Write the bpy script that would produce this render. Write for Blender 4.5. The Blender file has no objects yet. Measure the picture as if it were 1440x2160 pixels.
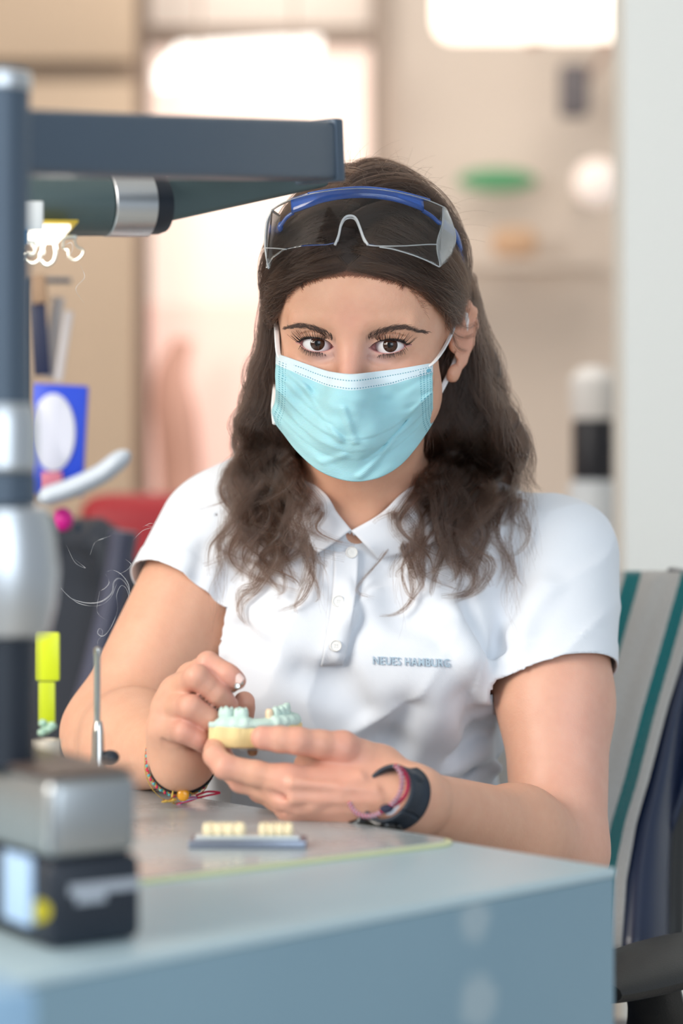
#==FILE 00
import bpy, bmesh, math, random
import numpy as np
from mathutils import Vector, Matrix, Euler
from mathutils.bvhtree import BVHTree
random.seed(7); rng = np.random.default_rng(7)
C = bpy.context.scene.collection
F = 5100.0; CZ = 1.07; VH = 944.0; UC = 720.0      # focal length in pixels, camera height, horizon row
def P(u, v, Y):
    return np.array([(u-UC)/F*Y, Y, CZ-(v-VH)/F*Y])
def UV(p):
    return ((p[0]/p[1])*F+UC, VH+(CZ-p[2])/p[1]*F)
def V(p): return Vector((float(p[0]), float(p[1]), float(p[2])))

# ------------------------------------------------------------------ materials
def srgb(h):
    if isinstance(h, str):
        h = h.lstrip('#'); c = [int(h[i:i+2], 16)/255 for i in (0, 2, 4)]
    else: c = [x/255 for x in h]
    return tuple([(x/12.92 if x <= .04045 else ((x+.055)/1.055)**2.4) for x in c]+[1.0])
class NT:
    """small node-building helper"""
    def __init__(s, m):
        s.t = m.node_tree; s.n = s.t.nodes; s.l = s.t.links
    def add(s, typ, **kw):
        nd = s.n.new(typ)
        for k, v in kw.items():
            if k.startswith('i_'):
                nd.inputs[k[2:].replace('_', ' ')].default_value = v
            else: setattr(nd, k, v)
        return nd
    def link(s, a, b): s.l.new(a, b)
    def math(s, op, a, b=None, c=None):
        nd = s.n.new('ShaderNodeMath'); nd.operation = op
        for i, x in enumerate((a, b, c)):
            if x is None: continue
            if isinstance(x, (int, float)): nd.inputs[i].default_value = x
            else: s.l.new(x, nd.inputs[i])
        return nd.outputs[0]
    def mix(s, fac, a, b):
        nd = s.n.new('ShaderNodeMix'); nd.data_type = 'RGBA'
        for i, x in ((0, fac), (6, a), (7, b)):
            if isinstance(x, (int, float)): nd.inputs[i].default_value = x
            elif isinstance(x, tuple): nd.inputs[i].default_value = x
            else: s.l.new(x, nd.inputs[i])
        return nd.outputs[2]
def mat(name, col, rough=.5, metal=0., spec=.5, noise=0., nscale=40., bump=0., bscale=200., **kw):
    m = bpy.data.materials.new(name); m.use_nodes = True
    t = NT(m); b = t.n['Principled BSDF']; m['t'] = 1
    col = srgb(col) if not (isinstance(col, tuple) and len(col) == 4) else col
    b.inputs['Base Color'].default_value = col
    b.inputs['Roughness'].default_value = rough; b.inputs['Metallic'].default_value = metal
    b.inputs['Specular IOR Level'].default_value = spec
    for k, v in kw.items(): b.inputs[k.replace('_', ' ')].default_value = v
    if noise or bump:
        tc = t.add('ShaderNodeTexCoord')
    if noise:
        nz = t.add('ShaderNodeTexNoise'); nz.inputs['Scale'].default_value = nscale; nz.inputs['Detail'].default_value = 4
        t.link(tc.outputs['Object'], nz.inputs['Vector'])
        f = t.math('MULTIPLY_ADD', nz.outputs[0], 2*noise, 1-noise)
        mx = t.add('ShaderNodeVectorMath', operation='SCALE'); mx.inputs[0].default_value = col[:3]
        t.link(f, mx.inputs['Scale']); t.link(mx.outputs[0], b.inputs['Base Color'])
    if bump:
        nz = t.add('ShaderNodeTexNoise'); nz.inputs['Scale'].default_value = bscale; nz.inputs['Detail'].default_value = 3
        t.link(tc.outputs['Object'], nz.inputs['Vector'])
        bp = t.add('ShaderNodeBump'); bp.inputs['Strength'].default_value = bump; bp.inputs['Distance'].default_value = .001
        t.link(nz.outputs[0], bp.inputs['Height']); t.link(bp.outputs[0], b.inputs['Normal'])
    return m
def emis(name, col, s):
    m = bpy.data.materials.new(name); m.use_nodes = True
    b = m.node_tree.nodes['Principled BSDF']; c = srgb(col)
    b.inputs['Base Color'].default_value = c; b.inputs['Emission Color'].default_value = c
    b.inputs['Emission Strength'].default_value = s
    return m

# ------------------------------------------------------------------ objects
def link(o, parent=None):
    C.objects.link(o)
    if parent is not None: o.parent = parent
    return o
def tag(o, label, cat=None, group=None, kind=None):
    if label: o['label'] = label
    if cat: o['category'] = cat
    if group: o['group'] = group
    if kind: o['kind'] = kind
    return o
def empty(name, loc, label, cat, group=None):
    o = bpy.data.objects.new(name, None); o.location = V(loc); o.empty_display_size = .02
    link(o); tag(o, label, cat, group); return o
def mesh_obj(name, verts, faces, m, parent=None, smooth=True, angle=None):
    me = bpy.data.meshes.new(name)
    me.from_pydata([tuple(map(float, v)) for v in verts], [], [tuple(map(int, f)) for f in faces]); me.validate()
    if smooth:
        me.polygons.foreach_set('use_smooth', [True]*len(me.polygons))
    if angle: me.set_sharp_from_angle(angle=math.radians(angle))
    if m is not None:
        for mm in (m if isinstance(m, list) else [m]): me.materials.append(mm)
    o = bpy.data.objects.new(name, me); link(o)
    if parent is not None:
        o.parent = parent; o.matrix_parent_inverse = Matrix.Translation(-parent_world(parent)) 
    return o
def parent_world(p):
    loc = Vector((0, 0, 0)); q = p
    while q is not None:
        if q.type == 'EMPTY': loc += q.location
        q = q.parent if q.type != 'EMPTY' else None
    return loc
def from_bm(name, bm, m, parent=None, smooth=True, angle=35):
    me = bpy.data.meshes.new(name); bm.to_mesh(me); bm.free()
    if smooth: me.polygons.foreach_set('use_smooth', [True]*len(me.polygons))
    if smooth and angle: me.set_sharp_from_angle(angle=math.radians(angle))
    for mm in (m if isinstance(m, list) else [m]): me.materials.append(mm)
    o = bpy.data.objects.new(name, me); link(o)
    if parent is not None:
        o.parent = parent; o.matrix_parent_inverse = Matrix.Translation(-parent_world(parent))
    return o
def frame(d, up=(0, 0, 1)):
    d = np.array(d, float); d /= np.linalg.norm(d); up = np.array(up, float)
    if abs(d@up) > .98*np.linalg.norm(up): up = np.array([1., 0, 0])
    a = np.cross(up, d); a /= np.linalg.norm(a); b = np.cross(d, a)
    return a, b, d
def bm_box(bm, c, size, axes=None, bevel=0., seg=2, mi=0):
    """box of given full sizes about c; axes = 3 vectors (rows)"""
    A = np.eye(3) if axes is None else np.array(axes, float)
    n0 = len(bm.faces)
    vs = []
    for sx in (-.5, .5):
        for sy in (-.5, .5):
            for sz in (-.5, .5):
                vs.append(bm.verts.new(V(np.array(c)+A[0]*size[0]*sx+A[1]*size[1]*sy+A[2]*size[2]*sz)))
    fs = [bm.faces.new([vs[i] for i in q]) for q in ((0, 1, 3, 2), (4, 6, 7, 5), (0, 4, 5, 1), (2, 3, 7, 6), (0, 2, 6, 4), (1, 5, 7, 3))]
    bmesh.ops.recalc_face_normals(bm, faces=fs)
    if bevel:
        es = list({e for f in fs for e in f.edges})
        r = bmesh.ops.bevel(bm, geom=es, offset=bevel, segments=seg, profile=.5, affect='EDGES')
    for f in bm.faces[n0-len(bm.faces):] if False else []: f.material_index = mi
    return fs
def bm_tube(bm, pts, rad, n=12, cap=True, up=(0, 0, 1), closed=False, sx=1., sy=1., roundcap=False):
    pts = [np.array(p, float) for p in pts]; N = len(pts)
    rad = [rad]*N if isinstance(rad, (int, float)) else list(rad)
    if roundcap and not closed:
        d0 = pts[0]-pts[1]; d0 /= np.linalg.norm(d0); d1 = pts[-1]-pts[-2]; d1 /= np.linalg.norm(d1)
        pre, post, rp, rq = [], [], [], []
        for a in (85, 60, 30):
            a = math.radians(a)
            pre.append(pts[0]+d0*rad[0]*math.sin(a)); rp.append(rad[0]*math.cos(a))
        for a in (30, 60, 85):
            a = math.radians(a)
            post.append(pts[-1]+d1*rad[-1]*math.sin(a)); rq.append(rad[-1]*math.cos(a))
        pts = pre+pts+post; rad = rp+rad+rq; N = len(pts)
    rings = []; a = None
    for i in range(N):
        if closed: d = pts[(i+1) % N]-pts[i-1]
        else: d = pts[min(i+1, N-1)]-pts[max(i-1, 0)]
        d = d/(np.linalg.norm(d)+1e-12)
        if a is None: a, b, _ = frame(d, up)
        else:
            a = a-d*(a@d); a /= np.linalg.norm(a)+1e-12; b = np.cross(d, a)
        rings.append([bm.verts.new(V(pts[i]+(a*math.cos(t)*sx+b*math.sin(t)*sy)*rad[i])) for t in np.linspace(0, 2*math.pi, n, endpoint=False)])
    for i in range(N if closed else N-1):
        r0, r1 = rings[i], rings[(i+1) % N]
        for k in range(n):
            bm.faces.new((r0[k], r0[(k+1) % n], r1[(k+1) % n], r1[k]))
    if cap and not closed:
        bm.faces.new(rings[0][::-1]); bm.faces.new(rings[-1])
    return rings
def bm_lathe(bm, prof, c=(0, 0, 0), axis=(0, 0, 1), n=32, cap=True):
    """prof: (radius, height) pairs"""
    a, b, d = frame(axis); rings = []; c = np.array(c, float)
    for r, h in prof:
        rings.append([bm.verts.new(V(c+d*h+(a*math.cos(t)+b*math.sin(t))*max(r, 1e-5))) for t in np.linspace(0, 2*math.pi, n, endpoint=False)])
    for i in range(len(rings)-1):
        for k in range(n): bm.faces.new((rings[i][k], rings[i][(k+1) % n], rings[i+1][(k+1) % n], rings[i+1][k]))
    if cap: bm.faces.new(rings[0][::-1]); bm.faces.new(rings[-1])
def bm_sphere(bm, c, r, sc=(1, 1, 1), seg=16, rings=10, axes=None):
    A = np.eye(3) if axes is None else np.array(axes, float)
    rr = bmesh.ops.create_uvsphere(bm, u_segments=seg, v_segments=rings, radius=1.0)
    for v in rr['verts']:
        p = np.array(v.co); v.co = V(np.array(c)+A[0]*p[0]*r*sc[0]+A[1]*p[1]*r*sc[1]+A[2]*p[2]*r*sc[2])
def spline(pts, n):
    """Catmull-Rom through pts, n samples, works on any width"""
    P_ = np.array(pts, float); N = len(P_)
    E_ = np.vstack([2*P_[0]-P_[1], P_, 2*P_[-1]-P_[-2]])
    t = np.linspace(0, N-1-1e-9, n); i = t.astype(int); f = (t-i)[:, None]
    a, b, c, d = E_[i], E_[i+1], E_[i+2], E_[i+3]
    return .5*((2*b)+(-a+c)*f+(2*a-5*b+4*c-d)*f**2+(-a+3*b-3*c+d)*f**3)
def grid_mesh(name, G, m, parent=None, closed_u=False, uvs=True, thick=0., offset=-1):
    """G: (nv, nu, 3) array of points"""
    nv, nu = G.shape[:2]
    verts = G.reshape(-1, 3)
    faces = []
    for j in range(nv-1):
        for i in range(nu if closed_u else nu-1):
            i2 = (i+1) % nu
            faces.append((j*nu+i, j*nu+i2, (j+1)*nu+i2, (j+1)*nu+i))
    o = mesh_obj(name, verts, faces, m, parent)
    if uvs:
        uvl = o.data.uv_layers.new(name='UVMap')
        lv = np.zeros(len(o.data.loops), int); o.data.loops.foreach_get('vertex_index', lv)
        uu = (lv % nu)/(nu-1); vv = (lv//nu)/(nv-1)
        uvl.data.foreach_set('uv', np.stack([uu, vv], 1).ravel())
    if thick:
        md = o.modifiers.new('thickness', 'SOLIDIFY'); md.thickness = thick; md.offset = offset; md.use_even_offset = False
    return o

# ------------------------------------------------------------------ value noise
_perm = rng.random((64, 64, 64)).astype(np.float32)
def vnoise(p):
    i = np.floor(p).astype(int); f = p-i; f = f*f*(3-2*f); i &= 63; j = (i+1) & 63
    r = 0
    for a in (0, 1):
        for b in (0, 1):
            for c in (0, 1):
                w = (f[..., 0] if a else 1-f[..., 0])*(f[..., 1] if b else 1-f[..., 1])*(f[..., 2] if c else 1-f[..., 2])
                r = r+w*_perm[(j if a else i)[..., 0], (j if b else i)[..., 1], (j if c else i)[..., 2]]
    return r*2-1

# ------------------------------------------------------------------ distance-field sculpting
class Prim:
    op = 'u'; k = .01
class Ell(Prim):
    def __init__(s, c, r, R=None, k=.01, op='u'):
        s.c = np.array(c, float); s.r = np.array(r, float); s.R = R; s.k = k; s.op = op; s.bc = s.c; s.br = s.r.max()
    def d(s, p):
        q = p-s.c
        if s.R is not None: q = q@s.R
        k0 = np.linalg.norm(q/s.r, axis=-1); k1 = np.linalg.norm(q/s.r**2, axis=-1)
        return np.where(k1 > 1e-9, k0*(k0-1)/np.maximum(k1, 1e-9), -s.r.min())
class Cone(Prim):
    """tapered capsule; n/s flatten it along direction n by factor s"""
    def __init__(s, a, b, ra, rb, k=.01, op='u', n=None, sc=1.):
        s.a = np.array(a, float); s.b = np.array(b, float); s.ra = ra; s.rb = rb; s.k = k; s.op = op
        s.bc = (s.a+s.b)/2; s.br = np.linalg.norm(s.b-s.a)/2+max(ra, rb)
        s.n = None
        if n is not None:
            n = np.array(n, float); ax = (s.b-s.a)/np.linalg.norm(s.b-s.a); n = n-ax*(n@ax); s.n = n/np.linalg.norm(n); s.sc = sc
    def d(s, p):
        ba = s.b-s.a; pa = p-s.a
        t = np.clip(pa@ba/(ba@ba), 0, 1)
        q = pa-t[..., None]*ba
        if s.n is not None:
            h = q@s.n; q = q+(h*(1/s.sc-1))[..., None]*s.n
            return (np.linalg.norm(q, axis=-1)-(s.ra+(s.rb-s.ra)*t))*(.5+.5*s.sc)
        return np.linalg.norm(q, axis=-1)-(s.ra+(s.rb-s.ra)*t)
class Fn(Prim):
    def __init__(s, f, bc, br, k=.01, op='u'):
        s.f = f; s.bc = np.array(bc, float); s.br = br; s.k = k; s.op = op
    def d(s, p): return s.f(p)
def chain(pts, rads, k=.006, op='u', n=None, sc=1.):
    return [Cone(pts[i], pts[i+1], rads[i], rads[i+1], k, op, n, sc) for i in range(len(pts)-1)]
def sdf(prims, p, c=None, R=None):
    D = np.full(p.shape[:-1], .06)
    for pr in prims:
        if c is not None and np.linalg.norm(pr.bc-c)-pr.br > R+pr.k+.012: continue
        d = pr.d(p)
        if pr.op == 'u':
            h = np.maximum(pr.k-np.abs(D-d), 0)/pr.k
            D = np.minimum(D, d)-h*h*pr.k*.25
        elif pr.op == 's':
            h = np.maximum(pr.k-np.abs(D+d), 0)/pr.k
            D = np.maximum(D, -d)+h*h*pr.k*.25
        elif pr.op == 'a':
            D = D+d
    return D
def grad(prims, p, c=None, R=None, e=3e-4, f=None):
    f = f or (lambda q: sdf(prims, q, c, R))
    g = np.stack([f(p+np.array(v)*e)-f(p-np.array(v)*e) for v in ((1, 0, 0), (0, 1, 0), (0, 0, 1))], -1)
    return g/(2*e)
def surface(prims, lo, hi, h, B=14):
    """surface nets over sparse blocks -> verts, quads"""
    lo = np.array(lo, float); hi = np.array(hi, float)
    nb = np.ceil((hi-lo)/(h*B)).astype(int)
    keys_all, pos_all, quads_all = [], [], []
    SH = 1 << 20
    def key(ix): return (ix[..., 0].astype(np.int64)*SH+ix[..., 1])*SH+ix[..., 2]
    # coarse test on block centres
    bi = np.stack(np.meshgrid(*[np.arange(n) for n in nb], indexing='ij'), -1).reshape(-1, 3)
    cen = lo+(bi+.5)*h*B; Rb = h*B*.9
    dc = np.concatenate([sdf(prims, cen[i:i+20000]) for i in range(0, len(cen), 20000)])
    bi = bi[(np.abs(dc) < Rb*1.6) | ((dc < 0) & (dc > -.045))]
    off = np.stack(np.meshgrid(*[np.arange(B+2)]*3, indexing='ij'), -1)
    for b in bi:
        base = b*B-1
        p = lo+(base+off)*h; c = lo+(b+.5)*h*B
        D = sdf(prims, p, c, Rb+h*2)
        S = D < 0
        if S.all() or not S.any(): continue
        # cells base..base+B ; cell index = lower corner
        cnt = np.zeros((B+1,)*3, int); acc = np.zeros((B+1,)*3+(3,))
        sl = lambda o: tuple(slice(q, q+B+1) for q in o)
        for ax in range(3):
            o0 = [0, 0, 0]; o1 = [0, 0, 0]; o1[ax] = 1
            oth = [q for q in range(3) if q != ax]
            for u in (0, 1):
                for w in (0, 1):
                    a0 = list(o0); a0[oth[0]] = u; a0[oth[1]] = w
                    a1 = list(a0); a1[ax] = 1
                    d0 = D[sl(a0)]; d1 = D[sl(a1)]
                    x = (d0 < 0) != (d1 < 0)
                    t = np.where(x, d0/np.where(x, d0-d1, 1), 0)
                    cnt += x
                    pos = np.zeros(x.shape+(3,)); pos[..., oth[0]] = u; pos[..., oth[1]] = w; pos[..., ax] = t
                    acc += pos*x[..., None]
        act = cnt > 0
        ii = np.argwhere(act)
        keys_all.append(key(base+ii+4)); pos_all.append(lo+(base+ii+acc[act]/cnt[act][:, None])*h)
        # quads for edges whose lower vertex is in the block proper (grid idx 1..B)
        I = slice(1, B+1)
        for ax in range(3):
            sl1 = [I, I, I]; sl1[ax] = slice(2, B+2)
            s0 = S[I, I, I]; s1 = S[tuple(sl1)]
            e = np.argwhere(s0 != s1)
            if not len(e): continue
            g = base+e+1+4
            u, w = [(1, 2), (2, 0), (0, 1)][ax]
            U = np.zeros(3, int); U[u] = 1; W = np.zeros(3, int); W[w] = 1
            q = np.stack([key(g-U-W), key(g-W), key(g), key(g-U)], 1)
            fl = s0[tuple(e.T)]
            q[~fl] = q[~fl][:, ::-1]
            quads_all.append(q)
    K = np.concatenate(keys_all); Pp = np.concatenate(pos_all)
    K, idx = np.unique(K, return_index=True); Pp = Pp[idx]
    Q = np.concatenate(quads_all)
    fi = np.searchsorted(K, Q); fi = np.minimum(fi, len(K)-1)
    ok = (K[fi] == Q).all(1)
    return Pp, fi[ok]
def keep_main(v, q):
    """largest connected piece only"""
    n = len(v); lab = np.arange(n)
    while True:
        m = lab[q].min(1); new = lab.copy()
        for c in range(4): np.minimum.at(new, q[:, c], m)
        new = new[new]
        if (new == lab).all(): break
        lab = new
    r = np.bincount(lab, minlength=n).argmax(); kv = lab == r
    mp = np.cumsum(kv)-1; kq = kv[q].all(1)
    return v[kv], mp[q[kq]]
def project(prims, v, it=3, cell=.05, mx=.0015):
    """Newton-project points onto the zero set, cell by cell so primitives can be culled"""
    v = v.copy(); ci = np.floor(v/cell).astype(int)
    _, inv = np.unique(ci, axis=0, return_inverse=True); inv = inv.ravel()
    order = np.argsort(inv, kind='stable'); bounds = np.flatnonzero(np.diff(inv[order]))+1
    for seg in np.split(order, bounds):
        p = v[seg]; c = (np.floor(p[0]/cell)+.5)*cell; R = cell*.9+.005
        for _ in range(it):
            d = sdf(prims, p, c, R); g = grad(prims, p, c, R)
            g2 = (g*g).sum(-1)+1e-6
            st = -(d/g2)[:, None]*g
            l = np.linalg.norm(st, axis=-1, keepdims=True); st *= np.minimum(1, mx/np.maximum(l, 1e-9))
            p = p+st
        v[seg] = p
    return v
def ray_hit(fn, u, v, y0=1.6, y1=2.3, n=280):
    """first depth at which pixel ray (u,v) enters fn<0 (vectorised over u,v)"""
    u = np.asarray(u, float); v = np.asarray(v, float)
    Ys = np.linspace(y0, y1, n); out = np.full(u.shape, np.nan); prev = None
    dirs = np.stack([(u-UC)/F, np.ones_like(u), -(v-VH)/F], -1)
    for Y in Ys:
        p = dirs*Y; p[..., 2] += CZ
        d = fn(p)
        if prev is not None:
            hit = np.isnan(out) & (d < 0)
            t = np.where(hit, prev/np.maximum(prev-d, 1e-9), 0)
            out = np.where(hit, Y-(y1-y0)/(n-1)*(1-t), out)
        prev = d
    return out

def cached(name, fn):
    return fn()
#==FILE 10
# ================================================================== the person
HO = P(746, 727, 1.885)                                  # point midway between the eyeballs
HR = np.array((Matrix.Rotation(math.radians(-8), 3, 'Z') @ Matrix.Rotation(math.radians(9), 3, 'X') @ Matrix.Rotation(math.radians(1.5), 3, 'Y')))
def HW(x, y, z): return HO+HR@np.array([x, y, z])*.001    # head millimetres -> world
def HLc(p): return ((p-HO)@HR)*1000
def he(c, r, k=10, op='u', rz=0, rx=0, ry=0):
    R = HR
    if rz or rx or ry: R = HR@np.array(Euler((math.radians(rx), math.radians(ry), math.radians(rz))).to_matrix())
    return Ell(HW(*c), np.array(r)*.001, R, k*.001, op)
def hc(a, b, ra, rb, k=8, op='u', n=None, sc=1.): return Cone(HW(*a), HW(*b), ra*.001, rb*.001, k*.001, op, None if n is None else HR@np.array(n, float), sc)
EX = 28.6                                                # half the distance between pupils
EYES = [np.array([-EX, 0, .4]), np.array([EX, 0, .2])]
def lid_curves(x, s):
    """upper and lower lid heights (mm) at x (mm from the eye centre, + towards the temple)"""
    q = np.clip((x+.5)/13.6, -1, 1)
    up = 5.0*np.maximum(1-np.abs(q)**2.3, 0)**.75 + .06*x
    lo = -4.6*np.maximum(1-np.abs(q)**2.2, 0)**.8 + .06*x
    return up-.2, lo-.3
def lid_open(i):
    e = EYES[i]; s = -1 if i == 0 else 1
    def f(p):
        q = HLc(p)-e; x = q[..., 0]*s; z = q[..., 2]; y = q[..., 1]
        up, lo = lid_curves(x, s)
        d = np.maximum(z-up, lo-z); d = np.maximum(d, np.abs(x+.5)-13.6)
        return np.maximum(d*.8, y+3.5)*.001
    return Fn(f, HW(*(e+[0, -12, 0])), .02, .0012, 's')
def head_prims(full=True):
    L = [he((0, 72, 32), (72, 91, 80)), he((0, 30, 30), (61, 51, 52), 15), he((0, 30, -22), (61, 47, 52), 18),
         he((0, 26, -60), (49, 42, 42), 16), he((0, -6, -92), (19, 18, 15), 14)]
    for s in (-1, 1):
        L += [he((s*43, 8, -27), (18, 17, 14), 12), hc((s*8, -13, 16), (s*42, -2, 17), 7, 7, 10), he((s*35, 46, -44), (28, 34, 30), 14)]
    L += [he((s*29.5, -21, 1), (19, 11, 12), 12, 's', rz=s*12) for s in (-1, 1)]
    L += [hc((0, -11, 10), (0, -31, -34), 7, 8.5, 12), he((0, -34, -40), (9, 9, 8.5), 7)]
    for s in (-1, 1): L += [he((s*11.5, -25, -41), (6.5, 9, 6.5), 6)]
    L += [he((0, -20, -66), (22, 9, 9), 10), he((0, -25, -62), (17, 5, 4), 4), he((0, -24, -70), (16, 5.5, 4.5), 4)]
    # lids, their creases and the soft fold beneath
    for i, s in ((0, -1), (1, 1)):
        e = EYES[i]
        L += [he(tuple(e), (14.2, 13.9, 13.6), 5)]
        arc = []
        for x in np.linspace(-11, 14, 9):
            z = 8.6*max(1-abs((x-.5)/16)**2.2, 0)**.7+.06*x+.5
            arc.append(HW(e[0]+s*x, -math.sqrt(max(14.9**2-min(x*x, 150)*.95-z*z, 9)), e[2]+z))
        L += chain(arc, [.0008]*9, .0022, 's')
        arc = []
        for x in np.linspace(-14, 9, 8):
            z = -11.5+.10*x+.022*x*x
            arc.append(HW(e[0]+s*x, -14.4+abs(x)*.16 if x > -4 else -14.6-(abs(x)-4)*.02, e[2]+z))
        L += chain(arc, [.0006]*8, .0045, 's')
        L += [lid_open(i)]
        # laugh lines at the outer corner
        for z0, z1 in ((-1, -3), (-5, -9), (-9, -14)):
            L += [hc((e[0]+s*19, -4.2, z0), (e[0]+s*27, 1.5, z1), .35, .3, 1.4, 's')]
    # ears
    for s in (-1, 1):
        ang = 24
        hx = [(70, 74, 8), (76, 80, 20), (81, 89, 24), (85, 97, 18), (86, 99, 6), (83, 95, -8), (77, 89, -22), (71, 82, -34)]
        L += chain([HW(s*a, b, c) for a, b, c in hx], [.0024, .0026, .0027, .0027, .0026, .0025, .0028, .0030], .004)
        L += [he((s*76, 86, 0), (2.2, 13, 22), 5, rz=-s*32), he((s*71, 80, -31), (3, 5, 6), 5, rz=-s*20), he((s*71, 74, -8), (3, 4, 5), 4)]
    return L
NB = P(752, 1085, 2.045)
SR = P(464, 1132, 2.06); SL = P(1166, 1188, 2.035)
ER = P(238, 1548, 1.985); EL = P(1180, 1795, 1.93)
WR = P(380, 1600, 1.805); WL = P(868, 1690, 1.738)
def neck_prims():
    return [Cone(HW(0, 70, -50), NB, .050, .053, .03), Cone(P(700, 985, 1.99), P(728, 1130, 1.985), .004, .004, .02),
            Cone(P(818, 1000, 1.985), P(757, 1130, 1.985), .006, .005, .022)]
def torso_prims(g=0.):
    """g grows everything, for the clothes"""
    T = [Cone(NB+[0, .005, -.02], SL+[-.015, .01, .008], .040+g, .037+g, .04), Cone(NB+[0, .005, -.02], SR+[.015, .01, .01], .040+g, .039+g, .04),
         Cone(P(760, 1010, 2.03), P(1010, 1118, 2.05), .030+g, .032+g, .04), Cone(P(735, 1010, 2.03), P(560, 1070, 2.07), .030+g, .034+g, .04),
         Ell(P(752, 1290, 2.075), (.128+g, .098+g, .15+g), None, .05), Ell(P(745, 1560, 2.115), (.118+g, .100+g, .15+g), None, .06),
         Ell(P(640, 1375, 2.015), (.058+g, .058+g, .062+g), None, .05), Ell(P(900, 1390, 2.005), (.060+g, .060+g, .064+g), None, .05),
         Ell(np.array([.012, 2.17, .63]), (.170+g, .135+g, .15+g), None, .08)]
    return T
def leg_prims():
    L = []
    for hx, kx, ky, fx in ((-.075, -.13, 1.84, -.12), (.10, .06, 1.86, .07)):
        L += [Cone((hx, 2.17, .565), (kx, ky, .555), .084, .062, .05), Cone((kx, ky, .555), (fx, ky+.05, .10), .058, .040, .03)]
    return L
def palm(w, mcps, rw, rm, k=.012): return [Cone(w, m, rw, r, k) for m, r in zip(mcps, rm)]
def arm_prims():
    L = [Cone(SR, ER, .047, .038, .03), Cone(ER, ER+(WR-ER)*.35, .0395, .039, .02), Cone(ER+(WR-ER)*.35, WR, .039, .0205, .02)]
    L += [Cone(SL, SL+(EL-SL)*.5, .0475, .044, .03), Cone(SL+(EL-SL)*.5, EL, .044, .0375, .02)]
    ax = WL-EL
    L += [Cone(EL, EL+ax*.33, .037, .037, .014), Cone(EL+ax*.33, WL, .037, .0235, .02, n=(0, -1, -.2), sc=.85)]
    return L
RHF = {  # finger joints of her right hand: knuckle, middle joint, end joint, tip
    'index': ([(404, 1428, 1.808), (439, 1400, 1.780), (478, 1421, 1.774), (500, 1436, 1.774)], [.0095, .0086, .0074, .0066]),
    'middle': ([(371, 1458, 1.795), (414, 1428, 1.766), (456, 1463, 1.770), (484, 1486, 1.778)], [.0102, .0090, .0078, .0066]),
    'ring': ([(353, 1492, 1.788), (402, 1492, 1.762), (440, 1517, 1.766), (464, 1533, 1.782)], [.0100, .0087, .0076, .0066]),
    'pinky': ([(346, 1537, 1.785), (388, 1544, 1.764), (420, 1561, 1.766), (440, 1574, 1.776)], [.0098, .0080, .0070, .0062]),
    'thumb': ([(452, 1560, 1.835), (482, 1530, 1.825), (508, 1506, 1.812), (515, 1481, 1.800)], [.0120, .0105, .0092, .0080])}
LHF = {
    'index': ([(607, 1647, 1.722), (474, 1617, 1.722), (452, 1594, 1.733), (452, 1572, 1.752)], [.0105, .0086, .0076, .0066]),
    'middle': ([(610, 1678, 1.726), (508, 1646, 1.742), (478, 1618, 1.758), (472, 1592, 1.772)], [.0108, .0086, .0076, .0066]),
    'ring': ([(616, 1702, 1.738), (548, 1668, 1.765), (520, 1645, 1.785), (512, 1625, 1.80)], [.0102, .0082, .0074, .0064]),
    'pinky': ([(642, 1712, 1.755), (590, 1690, 1.785), (565, 1668, 1.80), (556, 1655, 1.81)], [.0095, .0072, .0066, .006]),
    'thumb': ([(800, 1622, 1.752), (722, 1577, 1.735), (628, 1563, 1.722), (553, 1556, 1.722)], [.016, .0118, .0095, .0084])}
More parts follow.
